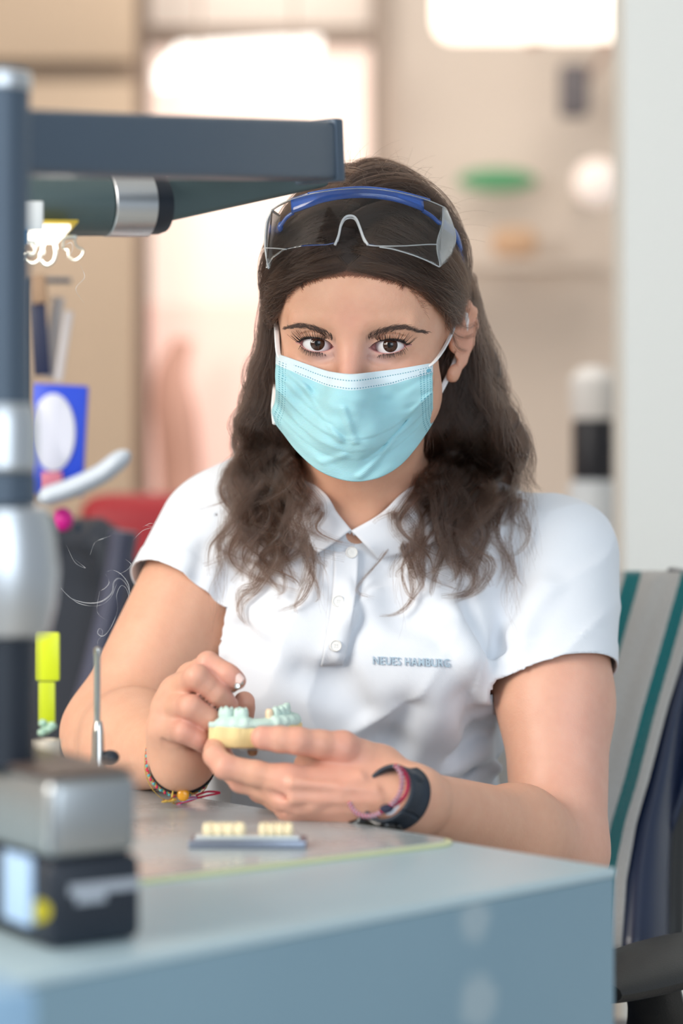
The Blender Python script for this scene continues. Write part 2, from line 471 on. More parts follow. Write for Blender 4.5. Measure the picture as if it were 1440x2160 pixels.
def hand_prims():
    L = []
    for H, w, in ((RHF, WR), (LHF, WL)):
        for nme, (j, r) in H.items():
            pts = [P(*q) for q in j]
            rr = list(r)
            # a joint is a little thicker than the bone between joints
            P2, R2 = [pts[0]], [rr[0]]
            for a in range(3):
                P2 += [(pts[a]+pts[a+1])/2, pts[a+1]]; R2 += [(rr[a]+rr[a+1])/2*(.93 if a < 2 else 1.0), rr[a+1]]
            ch = chain(P2, R2, .0035)
            ch[0].k = .008
            H[nme] = (j, r); L.append((H is RHF, nme, ch, pts, rr))
    out = []
    for isR, nme, ch, pts, rr in L: pass
    R_ = [x for x in L if x[0]]; L_ = [x for x in L if not x[0]]
    # palms first, fingers after so that neighbouring fingers stay apart
    rp = []
    for x in R_:
        if x[1] != 'thumb': rp.append(Cone(WR, x[3][0], .017, x[4][0]*1.02, .012))
    rp += [Cone(P(368, 1552, 1.795), P(383, 1594, 1.800), .0175, .0190, .012), Cone(P(440, 1565, 1.825), P(402, 1598, 1.812), .015, .017, .012),
           Ell(P(395, 1530, 1.805), (.020, .014, .026), None, .012)]
    lp = []
    for x in L_:
        if x[1] != 'thumb': lp.append(Cone(WL, x[3][0], .0185, x[4][0]*1.02, .014, n=(0, -1, -.2), sc=.9))
    lp += [Ell(P(735, 1658, 1.742), (.036, .015, .024), None, .014), Cone(P(830, 1660, 1.745), P(800, 1622, 1.752), .019, .0165, .012),
           Cone(P(700, 1625, 1.745), P(640, 1608, 1.748), .011, .006, .014)]
    out = rp+lp
    for x in R_+L_: out += x[2]
    # tendons, knuckle dimples, creases
    for a, b, r in (((618, 1652, 1.709), (790, 1668, 1.716), .0022), ((620, 1684, 1.712), (800, 1690, 1.716), .0024), ((632, 1706, 1.722), (806, 1704, 1.720), .0026), ((660, 1700, 1.716), (760, 1640, 1.7205), .0012), ((720, 1668, 1.7155), (800, 1648, 1.727), .0011)):
        out.append(Cone(P(*a), P(*b), r, r*.8, .008))
    for a, b in (((575, 1677, 1.7145), (700, 1686, 1.7175)), ((600, 1704, 1.724), (760, 1712, 1.722))):
        out.append(Cone(P(*a), P(*b), .001, .0008, .007, 's'))
    for a, b, r in (((645, 1590, 1.7105), (700, 1600, 1.716), .0012), ((398, 1573, 1.7785), (440, 1595, 1.80), .0011), ((345, 1563, 1.772), (400, 1567, 1.7755), .001),
                    ((407, 1578, 1.785), (405, 1612, 1.79), .0009), ((345, 1575, 1.772), (372, 1571, 1.7725), .0008)):
        out.append(Cone(P(*a), P(*b), r, r*.6, .004, 's'))
    return out
HEADP = head_prims(); BODY = HEADP+neck_prims()+torso_prims(-.013)+leg_prims()+arm_prims()+hand_prims()

def face_tint(p, n):
    """where skin itself is redder, paler or made up; returns rgb"""
    q = HLc(p); x, y, z = q[:, 0], q[:, 1], q[:, 2]
    base = np.array([.73, .40, .27]); rgb = np.tile(base, (len(p), 1))
    def blob(c, s): return np.exp(-(((q-np.array(c))/np.array(s))**2).sum(1))
    red = 0
    for s in (-1, 1):
        red = red+.55*blob((s*40, -5, -28), (22, 20, 14))+.35*blob((s*78, 88, 0), (14, 22, 34))
    red = red+.55*blob((0, -25, -18), (11, 18, 20))+.35*blob((0, -22, 22), (15, 12, 18))
    hand_red = 0
    for H, k in ((RHF, .8), (LHF, .85)):
        for nme, (j, r) in H.items():
            for a, w in ((0, .7), (1, 1.), (2, .6), (3, 1.)):
                c = P(*j[a]); hand_red = hand_red+k*w*np.exp(-((p-c)**2).sum(1)/(.011**2))
    c = P(700, 1650, 1.72); hand_red = hand_red+.5*np.exp(-((p-c)**2).sum(1)/(.05**2))
    red = np.clip(red+np.clip(hand_red, 0, .8), 0, 1)[:, None]
    rgb = rgb*(1-red)+red*np.array([.68, .31, .25])
    aw = np.clip(np.exp(-(((p-P(1240, 1560, 1.93))/[.05, .06, .12])**2).sum(1)), 0, 1)[:, None]*.55
    rgb = rgb*(1-aw)+aw*np.array([.78, .44, .37])
    for i, s in ((0, -1), (1, 1)):
        e = EYES[i]; dx = (x-e[0])*s; dz = z-e[2]; front = (y < 6)
        up, lo = lid_curves(dx, s)
        inb = (dx > -15) & (dx < 17) & front
        # violet-grey thin skin below and towards the nose
        vio = .5*np.exp(-((dx+6)/11)**2-((dz+9)/5)**2)*front+.4*np.exp(-((dx+15)/4)**2-((dz+2)/7)**2)*front
        rgb = rgb*(1-vio[:, None])+vio[:, None]*np.array([.50, .34, .36])
        # mascara line along the upper lid edge, thicker outwards; waterline pink below
        w = np.interp(dx, [-14, -6, 4, 12, 16], [.8, 1.4, 2.1, 2.9, .9])
        ln = np.clip(1-np.abs(dz-up-.35*w)/(w*.75), 0, 1)*inb
        ln = np.clip(ln*2.2, 0, .95)[:, None]
        rgb = rgb*(1-ln)+ln*np.array([.03, .02, .02])
        rim = (np.clip(1-np.abs(dz-lo+.3)/1.3, 0, 1)*inb*.75)[:, None]
        rgb = rgb*(1-rim)+rim*np.array([.62, .30, .28])
        hole = ((dz < up+.2) & (dz > lo-.2) & inb & (y < 0))[:, None]*.8
        rgb = rgb*(1-hole)+hole*np.array([.60, .25, .24])
        brow = (np.clip(1-np.abs(dz-BROWC[i](dx))/np.interp(dx, [-15, 0, 12, 24], [4.2, 3.6, 2.8, 1.4]), 0, 1)*((dx > -17) & (dx < 24) & (y < 20)))*.36
        rgb = rgb*(1-brow[:, None])+brow[:, None]*np.array([.16, .09, .07])
    lips = np.clip(blob((0, -28, -66), (17, 12, 6))*1.3, 0, 1)[:, None]
    rgb = rgb*(1-lips)+lips*np.array([.55, .20, .20])
    scalp = ((z > 62-.004*x*x) & (y > -40) & (z > 20))[:, None]*0.
    nz = vnoise(p*90)*.04+vnoise(p*260)*.03
    rgb = rgb*(1+nz[:, None]*np.array([.6, 1.2, 1.3]))
    return np.clip(rgb, 0, 1)

BROWC = [lambda x: np.interp(x, [-16, -11, -4, 6, 14, 24], [5.2, 7.2, 11, 14.6, 14.6, 11.5]), lambda x: np.interp(x, [-19, -14, -4, 6, 12, 22], [5.6, 8.0, 12.2, 15.2, 15.4, 11])]
def skin_material():
    m = mat('skin', (0.8, .56, .44, 1), .46, spec=.42)
    t = NT(m); b = t.n['Principled BSDF']
    at = t.add('ShaderNodeAttribute', attribute_name='skin_tone'); t.link(at.outputs['Color'], b.inputs['Base Color'])
    b.inputs['Subsurface Weight'].default_value = .22; b.inputs['Subsurface Radius'].default_value = (1, .35, .2); b.inputs['Subsurface Scale'].default_value = .006
    tc = t.add('ShaderNodeTexCoord'); vo = t.add('ShaderNodeTexVoronoi'); vo.inputs['Scale'].default_value = 900
    t.link(tc.outputs['Object'], vo.inputs['Vector']); nz = t.add('ShaderNodeTexNoise'); nz.inputs['Scale'].default_value = 350
    t.link(tc.outputs['Object'], nz.inputs['Vector'])
    h = t.math('MULTIPLY_ADD', vo.outputs['Distance'], .5, nz.outputs[0])
    bp = t.add('ShaderNodeBump'); bp.inputs['Strength'].default_value = .35; bp.inputs['Distance'].default_value = .0004
    t.link(h, bp.inputs['Height']); t.link(bp.outputs[0], b.inputs['Normal'])
    return m
M_SKIN = skin_material()

def refine(v, q, masks):
    """split every face inside each mask, then settle on the surface"""
    me = bpy.data.meshes.new('tmp'); me.from_pydata(v.tolist(), [], q.tolist())
    bm = bmesh.new(); bm.from_mesh(me); bpy.data.meshes.remove(me)
    for mk in masks:
        co = np.array([x.co[:] for x in bm.verts]); sel = mk(co)
        es = [e for e in bm.edges if sel[e.verts[0].index] and sel[e.verts[1].index]]
        bmesh.ops.subdivide_edges(bm, edges=es, cuts=1, use_grid_fill=True)
        bm.verts.index_update()
    return bm
LO = (-.30, 1.66, .04); HI = (.29, 2.34, 1.32)
def eye_mask(rad):
    def f(co):
        s = np.zeros(len(co), bool)
        for e in EYES:
            q = HLc(co)-e-[0, -8, 0]; s |= ((q/[rad*1.25, rad, rad])**2).sum(1) < 1
        return s
    return f
def face_mask(co):
    q = HLc(co); return (q[:, 1] < 45) & (q[:, 2] > -50) & (q[:, 2] < 75)
def hands_mask(co):
    s = np.zeros(len(co), bool)
    for c, r in ((P(410, 1510, 1.78), .055), (P(520, 1600, 1.74), .045), (P(660, 1650, 1.73), .05)): s |= ((co-c)**2).sum(1) < r*r
    return s
# resolution by height: fine above the desk, the hidden lap and legs share the same grid
def make_body():
    v, q = surface(BODY, LO, HI, .0021)
    v, q = keep_main(v, q)
    bm = refine(v, q, [lambda co: face_mask(co) | hands_mask(co), eye_mask(20), eye_mask(18)])
    co = np.array([x.co[:] for x in bm.verts])
    sel = co[:, 2] > .74
    co[sel] = project(BODY, co[sel])
    fs = [[x.index for x in f.verts] for f in bm.faces]; bm.free()
    return co, fs
co, fs = cached('body', make_body)
person = mesh_obj('person', co, fs, M_SKIN)
ca = person.data.color_attributes.new('skin_tone', 'FLOAT_COLOR', 'POINT')
ca.data.foreach_set('color', np.concatenate([face_tint(co, None), np.ones((len(co), 1))], 1).ravel())
tag(person, 'seated person with long dark wavy hair in a white polo shirt at the workbench', 'person')

# eyeballs
def eye_material():
    m = mat('eye', (.86, .84, .82, 1), .08, spec=.3); t = NT(m); b = t.n['Principled BSDF']
    at = t.add('ShaderNodeTexCoord'); sp = t.add('ShaderNodeSeparateXYZ'); t.link(at.outputs['Generated'], sp.inputs[0])
    # the eye looks along its own -Y: distance from that axis
    x = t.math('SUBTRACT', sp.outputs[0], .5); z = t.math('SUBTRACT', sp.outputs[2], .5)
    r = t.math('MULTIPLY', t.math('SQRT', t.math('ADD', t.math('MULTIPLY', x, x), t.math('MULTIPLY', z, z))), 22.8)
    ang = t.math('ARCTAN2', z, x)
    nz = t.add('ShaderNodeTexNoise'); nz.noise_dimensions = '2D'; cb = t.add('ShaderNodeCombineXYZ')
    t.link(t.math('MULTIPLY', ang, 6.), cb.inputs[0]); t.link(t.math('MULTIPLY', r, .25), cb.inputs[1]); t.link(cb.outputs[0], nz.inputs[0]); nz.inputs['Scale'].default_value = 2.5
    iris = t.mix(nz.outputs[0], (.020, .008, .004, 1), (.085, .030, .013, 1))
    rs = t.add('ShaderNodeMapRange', interpolation_type='SMOOTHSTEP'); rs.inputs[1].default_value = 5.2; rs.inputs[2].default_value = 5.7; t.link(r, rs.inputs[0])
    rl = t.add('ShaderNodeMapRange', interpolation_type='SMOOTHSTEP'); rl.inputs[1].default_value = 4.5; rl.inputs[2].default_value = 5.3; t.link(r, rl.inputs[0])
    rp = t.add('ShaderNodeMapRange', interpolation_type='SMOOTHSTEP'); rp.inputs[1].default_value = 2.0; rp.inputs[2].default_value = 2.35; t.link(r, rp.inputs[0])
    c = t.mix(rl.outputs[0], iris, (.02, .012, .012, 1)); c = t.mix(rp.outputs[0], (.002, .002, .002, 1), c); c = t.mix(rs.outputs[0], c, (.83, .82, .82, 1))
    pos = t.math('LESS_THAN', sp.outputs[1], .5); c = t.mix(pos, (.83, .7, .68, 1), c)
    t.link(c, b.inputs['Base Color'])
    b.inputs['Coat Weight'].default_value = .45; b.inputs['Coat Roughness'].default_value = .02
    return m
M_EYE = eye_material()
for i, e in enumerate(EYES):
    bm = bmesh.new(); bmesh.ops.create_uvsphere(bm, u_segments=48, v_segments=32, radius=.0119)
    for vv in bm.verts:   # corneal bulge towards -Y
        r = math.hypot(vv.co.x, vv.co.z)
        if vv.co.y < 0 and r < .0056: vv.co.y -= .0009*(1-(r/.0056)**2)**1.2
    o = from_bm('eyeball', bm, M_EYE, person, angle=None)
    c = HW(*e); gaze = np.array([0, 0, CZ+.02])-c
    d = Vector((-gaze[0], -gaze[1], -gaze[2])).normalized()
    o.matrix_parent_inverse = Matrix.Identity(4)
    o.rotation_euler = d.to_track_quat('Y', 'Z').to_euler(); o.location = V(c)

# brows and lashes: short fine hairs
M_LASH = mat('lash', (.012, .008, .008, 1), .5)
M_BROWH = mat('brow_hair', (.095, .058, .046, 1), .6)
def face_point(x, z, off=0.):
    """skin point at head (x, z), found from the front"""
    y = np.full(np.shape(x), -60.); x = np.asarray(x, float); z = np.asarray(z, float)
    for _ in range(40):
        p = HO+np.stack([x, y, z], -1)@HR.T*.001
        y = y+np.maximum(sdf(HEADP, p), .00002)*900
    p = HO+np.stack([x, y-off, z], -1)@HR.T*.001
    return p
def hair_bm(strands, r0, r1):
    bm = bmesh.new()
    for s in strands:
        n = len(s); bm_tube(bm, s, [r0+(r1-r0)*i/(n-1) for i in range(n)], 4, False)
    return bm
for i, s in ((0, -1), (1, 1)):
    e = EYES[i]; st = []
    n = 270; xs = rng.uniform(-15, 25, n)
    cen = BROWC[i](xs)
    wid = np.interp(xs, [-15, -10, 0, 10, 20, 26], [2.2, 3.0, 2.7, 2.2, 1.2, .4])
    zs = cen+rng.uniform(-1, 1, n)*wid
    ang = np.radians(np.interp(xs, [-15, -8, 5, 25], [80, 52, 22, -16])+rng.uniform(-14, 14, n)-(zs-cen)/wid*16)
    Ln = rng.uniform(4., 7., n)*np.interp(xs, [-15, 25], [.8, 1])
    pts = []
    for f in (0, .35, .7, 1.):
        pts.append(face_point(e[0]+s*(xs+np.cos(ang)*Ln*f), e[2]+zs+np.sin(ang)*Ln*f-(f*f)*.5, .45+.7*math.sin(f*3.1)))
    st = [[p[k] for p in pts] for k in range(n)]
    from_bm('eyebrow', hair_bm(st, .00015, .00007), M_BROWH, person, angle=None)
    st = []
    for k in range(62):
        x = np.interp(k, [0, 61], [-11, 13.6])+rng.normal()*.25; up, lo = lid_curves(np.array(x), s)
        z = float(up)+.25; y = -math.sqrt(max(13.8**2-x*x*.9-z*z, 4))
        b = np.array([e[0]+s*x, y, e[2]+z]); fan = x/13.
        Ln = np.interp(x, [-11, 0, 10, 14], [3.4, 5.8, 7.2, 6.4])*rng.uniform(.75, 1.1)
        d = np.array([s*(fan*.75+.06+rng.normal()*.07), -.62, .30+rng.normal()*.05]); d2 = np.array([s*fan*.55, -.10, 1.0])
        st.append([HW(*(b+d*Ln*f+d2*Ln*.75*f*f)) for f in (0, .3, .6, 1.)])
    for k in range(38):
        x = np.interp(k, [0, 37], [-8, 12.5])+rng.normal()*.25; up, lo = lid_curves(np.array(x), s)
        z = float(lo)-.4; y = -math.sqrt(max(13.9**2-x*x*.9-z*z, 4)); fan = x/13.
        b = np.array([e[0]+s*x, y, e[2]+z]); Ln = rng.uniform(2.8, 4.8)
        d = np.array([s*(fan*.5+rng.normal()*.1), -.5, -.55])
        st.append([HW(*(b+d*Ln*f+np.array([0, .1, -.3])*Ln*f*f)) for f in (0, .5, 1.)])
    from_bm('eyelashes', hair_bm(st, .00026, .00008), M_LASH, person, angle=None)
# nails
M_NAIL = mat('nail', (.86, .62, .56, 1), .25, spec=.5)
def nail(c, d, nrm, l=.0105, w=.0088):
    d = np.array(d, float); d /= np.linalg.norm(d); nrm = np.array(nrm, float); nrm -= d*(nrm@d); nrm /= np.linalg.norm(nrm); s = np.cross(d, nrm)
    G = np.zeros((9, 9, 3))
    for a, u in enumerate(np.linspace(-1, 1, 9)):
        for b, t in enumerate(np.linspace(-1, 1, 9)):
            ww = w/2*math.sqrt(max(1-max(abs(u)-.4, 0)**2*1.6, .1)); x = t*ww
            G[a, b] = c+d*u*l/2+s*x+nrm*(-(x**2)/(w*.95)-(u*u)*.0004)
    return grid_mesh('fingernail', G, M_NAIL, person, thick=.0006)
#==FILE 20
# ================================================================== the polo shirt
def sdf_fn(prims): return lambda p: sdf(prims, p.reshape(-1, 3)).reshape(p.shape[:-1])
AL = EL-SL; ALn = AL/np.linalg.norm(AL); AR = ER-SR; ARn = AR/np.linalg.norm(AR)
HEML = P(1170, 1438, 1.985); HEMR = P(384, 1262, 2.03)
TORSO = torso_prims(.004)
SLV = [Cone(SL+[.004, 0, .004], HEML+ALn*.04, .0515, .0480, .012), Cone(SR+[-.000, 0, .002], HEMR+ARn*.05, .0530, .0485, .012)]
for c in SLV: c.k = .016
def surf(prims, u, v, off=0., y0=1.75, y1=2.2):
    Y = ray_hit(sdf_fn(prims), np.array([u], float), np.array([v], float), y0, y1)[0]
    if np.isnan(Y): Y = 2.05
    return P(u, v, Y-off)
SHIRT0 = TORSO+SLV
def on(u, v, off=0.): return surf(SHIRT0, u, v, off)
def fold(pts, r, k, op='s', off=0.): 
    return chain([on(a, b, off) for a, b in pts], [r]*(len(pts)-1)+[r*.35], k, op)
FOLDS = []
# creases running out of her left armpit, over the sleeve and across the waist
for pts, r, k in (([(1046, 1446), (1015, 1380), (985, 1300), (992, 1235)], .0022, .016), ([(1046, 1450), (1010, 1405), (960, 1370)], .0016, .018),
                  ([(1052, 1440), (1075, 1370), (1120, 1290)], .0016, .018), ([(1040, 1410), (1052, 1340), (1090, 1250)], .0012, .014),
                  ([(1052, 1545), (1020, 1560), (955, 1600)], .0020, .020), ([(1056, 1597), (1030, 1610), (960, 1648)], .0022, .020),
                  ([(1056, 1645), (1020, 1662), (950, 1690)], .0022, .020), ([(1050, 1502), (1035, 1508), (1000, 1535)], .0014, .014),
                  ([(745, 1235), (742, 1300), (722, 1385)], .0022, .013), ([(640, 1420), (700, 1440), (760, 1500)], .0010, .03),
                  ([(440, 1300), (470, 1260), (500, 1180)], .0016, .02), ([(445, 1335), (500, 1330), (560, 1370)], .0014, .02),
                  ([(425, 1310), (415, 1240), (430, 1160)], .0018, .018), ([(820, 1205), (850, 1290), (940, 1340)], .0008, .03),
                  ([(985, 1480), (1010, 1560), (1000, 1660)], .0016, .03), ([(860, 1500), (820, 1580), (800, 1660)], .0012, .03)):
    FOLDS += fold(pts, r, k)
for pts, r, k in (([(1035, 1455), (990, 1390), (955, 1310)], .002, .022), ([(1050, 1570), (1010, 1585), (950, 1625)], .002, .018), ([(1050, 1622), (1015, 1637), (960, 1670)], .002, .018),
                  ([(1065, 1420), (1100, 1340), (1150, 1240)], .0016, .02), ([(735, 1240), (732, 1300), (712, 1385)], .0016, .012)):
    FOLDS += fold(pts, r, k, 'u', -.0012)
_fr = np.array(Euler((.3, .5, .9)).to_matrix())
def cloth_noise(p):
    q = p@_fr
    a = vnoise(q*np.array([14, 30, 9])+3.1); b = vnoise(q*np.array([32, 60, 20])+7.7)
    s = -(1-np.abs(a))**4*.0022-b*.0006
    # the doubled hem above each sleeve opening
    for H, n in ((HEML, HLn_), (HEMR, HRn_)):
        t = -((p-H)@n); r = np.linalg.norm(p-H, axis=-1)
        band = 1/(1+np.exp(-(.019-t)/.0006)); s = s-band*(r < .075)*.0009
    return s
HLn_ = ALn+np.array([.24, -.10, 0]); HLn_ /= np.linalg.norm(HLn_)
HRn_ = ARn+np.array([-.10, -.12, 0]); HRn_ /= np.linalg.norm(HRn_)
SHIRTP = SHIRT0+FOLDS+[Fn(cloth_noise, (0, 2, .9), 3, .01, 'a')]
# opening for the neck: a round hole about the neck with a V at the front
NA = HW(0, 70, -50); NAx = (NB-NA)/np.linalg.norm(NB-NA)
VB = P(740, 1132, 1.96)
def neck_cut(p):
    q = p-NB; t = q@NAx; r = np.linalg.norm(q-t[..., None]*NAx, axis=-1)
    g = np.maximum(r-.052, t-.035)
    u = (p[..., 0]/p[..., 1])*F+UC; v = VH+(CZ-p[..., 2])/p[..., 1]*F
    wl = (1116-v)*.80-(740-u); wr = (1116-v)*1.30-(u-742)
    g2 = -np.minimum(np.minimum(wl, wr)/2600*.75, .05); g2 = np.maximum(g2, p[..., 1]-2.04)
    return np.minimum(g, g2)
def cut(v, q, g, e=2e-4, sel=None):
    gv = g(v); 
    if sel is not None: gv = np.where(sel(v), gv, 1.)
    kill = (gv[q] < 0).all(1); q = q[~kill]
    bad = gv < 0; use = np.zeros(len(v), bool); use[q.ravel()] = True
    idx = np.flatnonzero(bad & use)
    for _ in range(4):
        p = v[idx]; d = g(p); gr = np.stack([g(p+np.array(a)*e)-g(p-np.array(a)*e) for a in ((1, 0, 0), (0, 1, 0), (0, 0, 1))], -1)/(2*e)
        v[idx] = p-(d/((gr**2).sum(-1)+1e-9))[:, None]*gr
    rem = np.cumsum(use)-1
    return v[use], rem[q]
def make_shirt():
    v, q = surface(SHIRTP, (-.22, 1.80, .60), (.29, 2.34, 1.12), .0028)
    v, q = keep_main(v, q)
    v = project(SHIRTP, v, 2)
    for H, n, S in ((HEML, HLn_, SLV[0]), (HEMR, HRn_, SLV[1])):
        v, q = cut(v, q, lambda p: -((p-H)@n), sel=lambda p: (np.linalg.norm(p-H, axis=-1) < .12) & (S.d(p) < sdf(TORSO, p)+.002))
    v, q = cut(v, q, neck_cut)
    v, q = cut(v, q, lambda p: p[..., 2]-.655)
    v, q = keep_main(v, q)
    return v, q
v, q = cached('shirt', make_shirt)
def cloth_mat(name, col, sc=2600., rough=.85, sheen=.3, st=.25):
    m = mat(name, col, rough, spec=.2); t = NT(m); b = t.n['Principled BSDF']
    b.inputs['Sheen Weight'].default_value = sheen
    tc = t.add('ShaderNodeTexCoord'); mp = t.add('ShaderNodeMapping'); mp.inputs['Scale'].default_value = (1, .25, 1); mp.inputs['Rotation'].default_value = (0, .6, 0)
    t.link(tc.outputs['Object'], mp.inputs[0])
    wv = t.add('ShaderNodeTexWave', wave_type='BANDS', bands_direction='X'); wv.inputs['Scale'].default_value = 260; wv.inputs['Distortion'].default_value = .4
    t.link(mp.outputs[0], wv.inputs[0])
    nz = t.add('ShaderNodeTexNoise'); nz.inputs['Scale'].default_value = sc/3; t.link(tc.outputs['Object'], nz.inputs[0])
    bp = t.add('ShaderNodeBump'); bp.inputs['Strength'].default_value = st; bp.inputs['Distance'].default_value = .0004
    t.link(t.math('MULTIPLY_ADD', nz.outputs[0], .8, wv.outputs[0]), bp.inputs['Height']); t.link(bp.outputs[0], b.inputs['Normal'])
    return m
M_SHIRT = cloth_mat('white_pique', (.80, .84, .90, 1))
shirt = mesh_obj('polo_shirt', v, q, M_SHIRT, person)
shirt['label'] = 'white short-sleeved polo shirt with small grey-blue chest lettering'
md = shirt.modifiers.new('thickness', 'SOLIDIFY'); md.thickness = .0016; md.offset = -1
BV = BVHTree.FromPolygons([tuple(x) for x in v], [tuple(map(int, x)) for x in q])
def shirt_at(u, vv, off=0., y=None):
    d = P(u, vv, 1.)-np.array([0, 0, CZ]); r = BV.ray_cast(Vector((0, 0, CZ)), V(d).normalized())
    if r[0] is None: return P(u, vv, (y or 2.03)-off)
    return P(u, vv, r[0].y-off)
BODYN = HEADP+neck_prims()+torso_prims(-.004)
# collar: stations along the neck; each runs stand bottom -> fold -> flap edge
def bodyY(u, vv): return surf(BODYN, u, vv, y0=1.86, y1=2.25)[1]
st = []
front = [((739, 1126), (737, 1121), (697, 1150), (655, 1176)), ((710, 1098), (706, 1082), (664, 1122), (622, 1150)), ((684, 1068), (680, 1040), (636, 1078), (598, 1112))]
for b, tpx, m_, o_ in front:
    st.append([P(*b, min(bodyY(*b), shirt_at(*b)[1])-.001), P(*tpx, bodyY(*tpx)-.006), shirt_at(*m_, .011), shirt_at(*o_, .004)])
def ring(a, r, h, z0=None):
    ax = -NAx; s = np.array([1., 0, 0]); s -= ax*(s@ax); s /= np.linalg.norm(s); f = np.cross(ax, s)
    return NB+ax*h+(s*math.cos(a)+f*math.sin(a))*r
back = [[ring(a, .060, .012), ring(a, .062, .045), ring(a, .074, .030), ring(a, .096, -.004-.012*abs(math.cos(a)))] for a in np.radians([165, 125, 90, 55, 15])]
st += back
front = [((838, 1078), (846, 1046), (892, 1086), (935, 1128)), ((800, 1100), (806, 1086), (850, 1124), (880, 1158)), ((745, 1129), (743, 1122), (772, 1152), (797, 1180))]
for b, tpx, m_, o_ in front:
    st.append([P(*b, min(bodyY(*b), shirt_at(*b)[1])-.001), P(*tpx, bodyY(*tpx)-.006), shirt_at(*m_, .011), shirt_at(*o_, .004)])
A_ = np.array(st)                                     # stations x 4 x 3
A2 = np.stack([spline(A_[:, k], 90) for k in range(4)], 1)
G = np.stack([spline(A2[i], 16) for i in range(90)], 1)
col_ = grid_mesh('collar', G, M_SHIRT, shirt, thick=.0018, offset=0)
# placket: the buttoned strip with its stitched foot
Gp = np.zeros((30, 10, 3))
for a, t in enumerate(np.linspace(0, 1, 30)):
    r_ = np.array([756-(t**1.5)*34+math.sin(t*3.1)*3, 1162+t*238]); wd = 52-6*t
    for b, s_ in enumerate(np.linspace(0, 1, 10)):
        Gp[a, b] = shirt_at(r_[0]-wd*(1-s_), r_[1]+3*(1-s_), .0012+.0026*s_**3)
pk = grid_mesh('placket', Gp, M_SHIRT, shirt, thick=.0016)
M_BTN = mat('button', (.85, .85, .83, 1), .25)
for (bu, bv) in ((713, 1268), (742, 1165), (708, 1362)):
    c = shirt_at(bu, bv, .0046); bm = bmesh.new()
    bm_lathe(bm, [(.0001, .0008), (.0034, .0008), (.0042, .0014), (.0048, .001), (.005, 0), (.0046, -.0006), (.0001, -.0006)], c, (0, -1, .1), 24, False)
    for k in range(4):
        a = k*math.pi/2+.7; bm_sphere(bm, c+np.array([math.cos(a)*.0013, -.0009, math.sin(a)*.0013]), .0005, seg=6, rings=4)
    from_bm('button', bm, M_BTN, shirt)
# chest lettering
M_THREAD = mat('thread', (.42, .56, .67, 1), .6)
tx = bpy.data.curves.new('lettering', 'FONT'); tx.body = 'NEUES HAMBURG'; tx.size = 1; tx.extrude = .02; tx.offset = .008; tx.space_character = 1.12
to = bpy.data.objects.new('lettering', tx); C.objects.link(to); bpy.context.view_layer.update()
me = bpy.data.meshes.new_from_object(to); bpy.data.objects.remove(to)
bm = bmesh.new(); bm.from_mesh(me); bpy.data.meshes.remove(me)
bmesh.ops.triangulate(bm, faces=bm.faces[:]); 
w_ = max(x.co.x for x in bm.verts)
for x in bm.verts:
    uu = 785+x.co.x/w_*163; vv_ = 1401+x.co.x/w_*6-x.co.y/.7*17
    x.co = V(shirt_at(uu, vv_, .0006+(.0009 if x.co.z > 0 else 0)))
from_bm('lettering', bm, M_THREAD, shirt, smooth=False)['label'] = 'small grey-blue embroidered lettering'
# dark trousers on the hidden lap
TRS = [Ell(np.array([.012, 2.17, .62]), (.176, .141, .13), None, .08)]+[Cone(c.a, c.b, c.ra+.006, c.rb+.008, .05) for c in leg_prims()]
def make_tr():
    v, q = surface(TRS, (-.25, 1.70, .08), (.26, 2.36, .74), .006); v, q = keep_main(v, q)
    return cut(v, q, lambda p: p[..., 2]-.12)
v, q = cached('trousers', make_tr)
mesh_obj('trousers', v, q, mat('denim', '#26324a', .8, noise=.2, nscale=60), person)
M_SHOE = mat('shoe_leather', '#e8e6e2', .5)
for fx, fy in ((-.12, 1.86), (.07, 1.88)):
    bm = bmesh.new(); bm_tube(bm, [(fx, fy+.05, .05), (fx, fy, .05), (fx-.01, fy-.09, .04), (fx-.015, fy-.17, .032)], [.036, .042, .042, .026], 16, sy=1., roundcap=True)
    for x in bm.verts: x.co.z = max(x.co.z, .004)
    from_bm('shoe', bm, M_SHOE, person)
#==FILE 25
# ================================================================== surgical mask
HULL = [he((0, 30, -22), (64, 50, 55)), he((0, 28, -60), (54, 47, 45), 20), he((0, -8, -93), (21, 20, 17), 22),
        he((0, -33, -42), (11, 11, 12), 22), hc((0, -13, 4), (0, -34, -36), 8, 10, 20), he((0, -26, -66), (24, 14, 15), 26),
        he((-44, 8, -30), (20, 19, 18), 16), he((44, 8, -30), (20, 19, 18), 16)]
def crv(pts, s): 
    p = spline(pts, 400); L = np.r_[0, np.cumsum(np.linalg.norm(np.diff(p, axis=0), axis=1))]; L /= L[-1]
    return np.stack([np.interp(s, L, p[:, k]) for k in range(p.shape[1])], 1)
TOPc = [(584, 747), (615, 757), (650, 769), (690, 782), (722, 789), (750, 790), (790, 784), (840, 778), (880, 772), (911, 767)]
BOTc = [(579, 889), (600, 916), (628, 952), (668, 988), (710, 1008), (750, 1015), (795, 1008), (838, 984), (872, 948), (900, 908), (914, 884)]
LFT = [(584, 747), (582, 790), (583, 828), (581, 850), (574, 868), (577, 882), (579, 889)]
RGT = [(911, 767), (911, 800), (911, 836), (911, 862), (916, 876), (916, 881), (914, 884)]
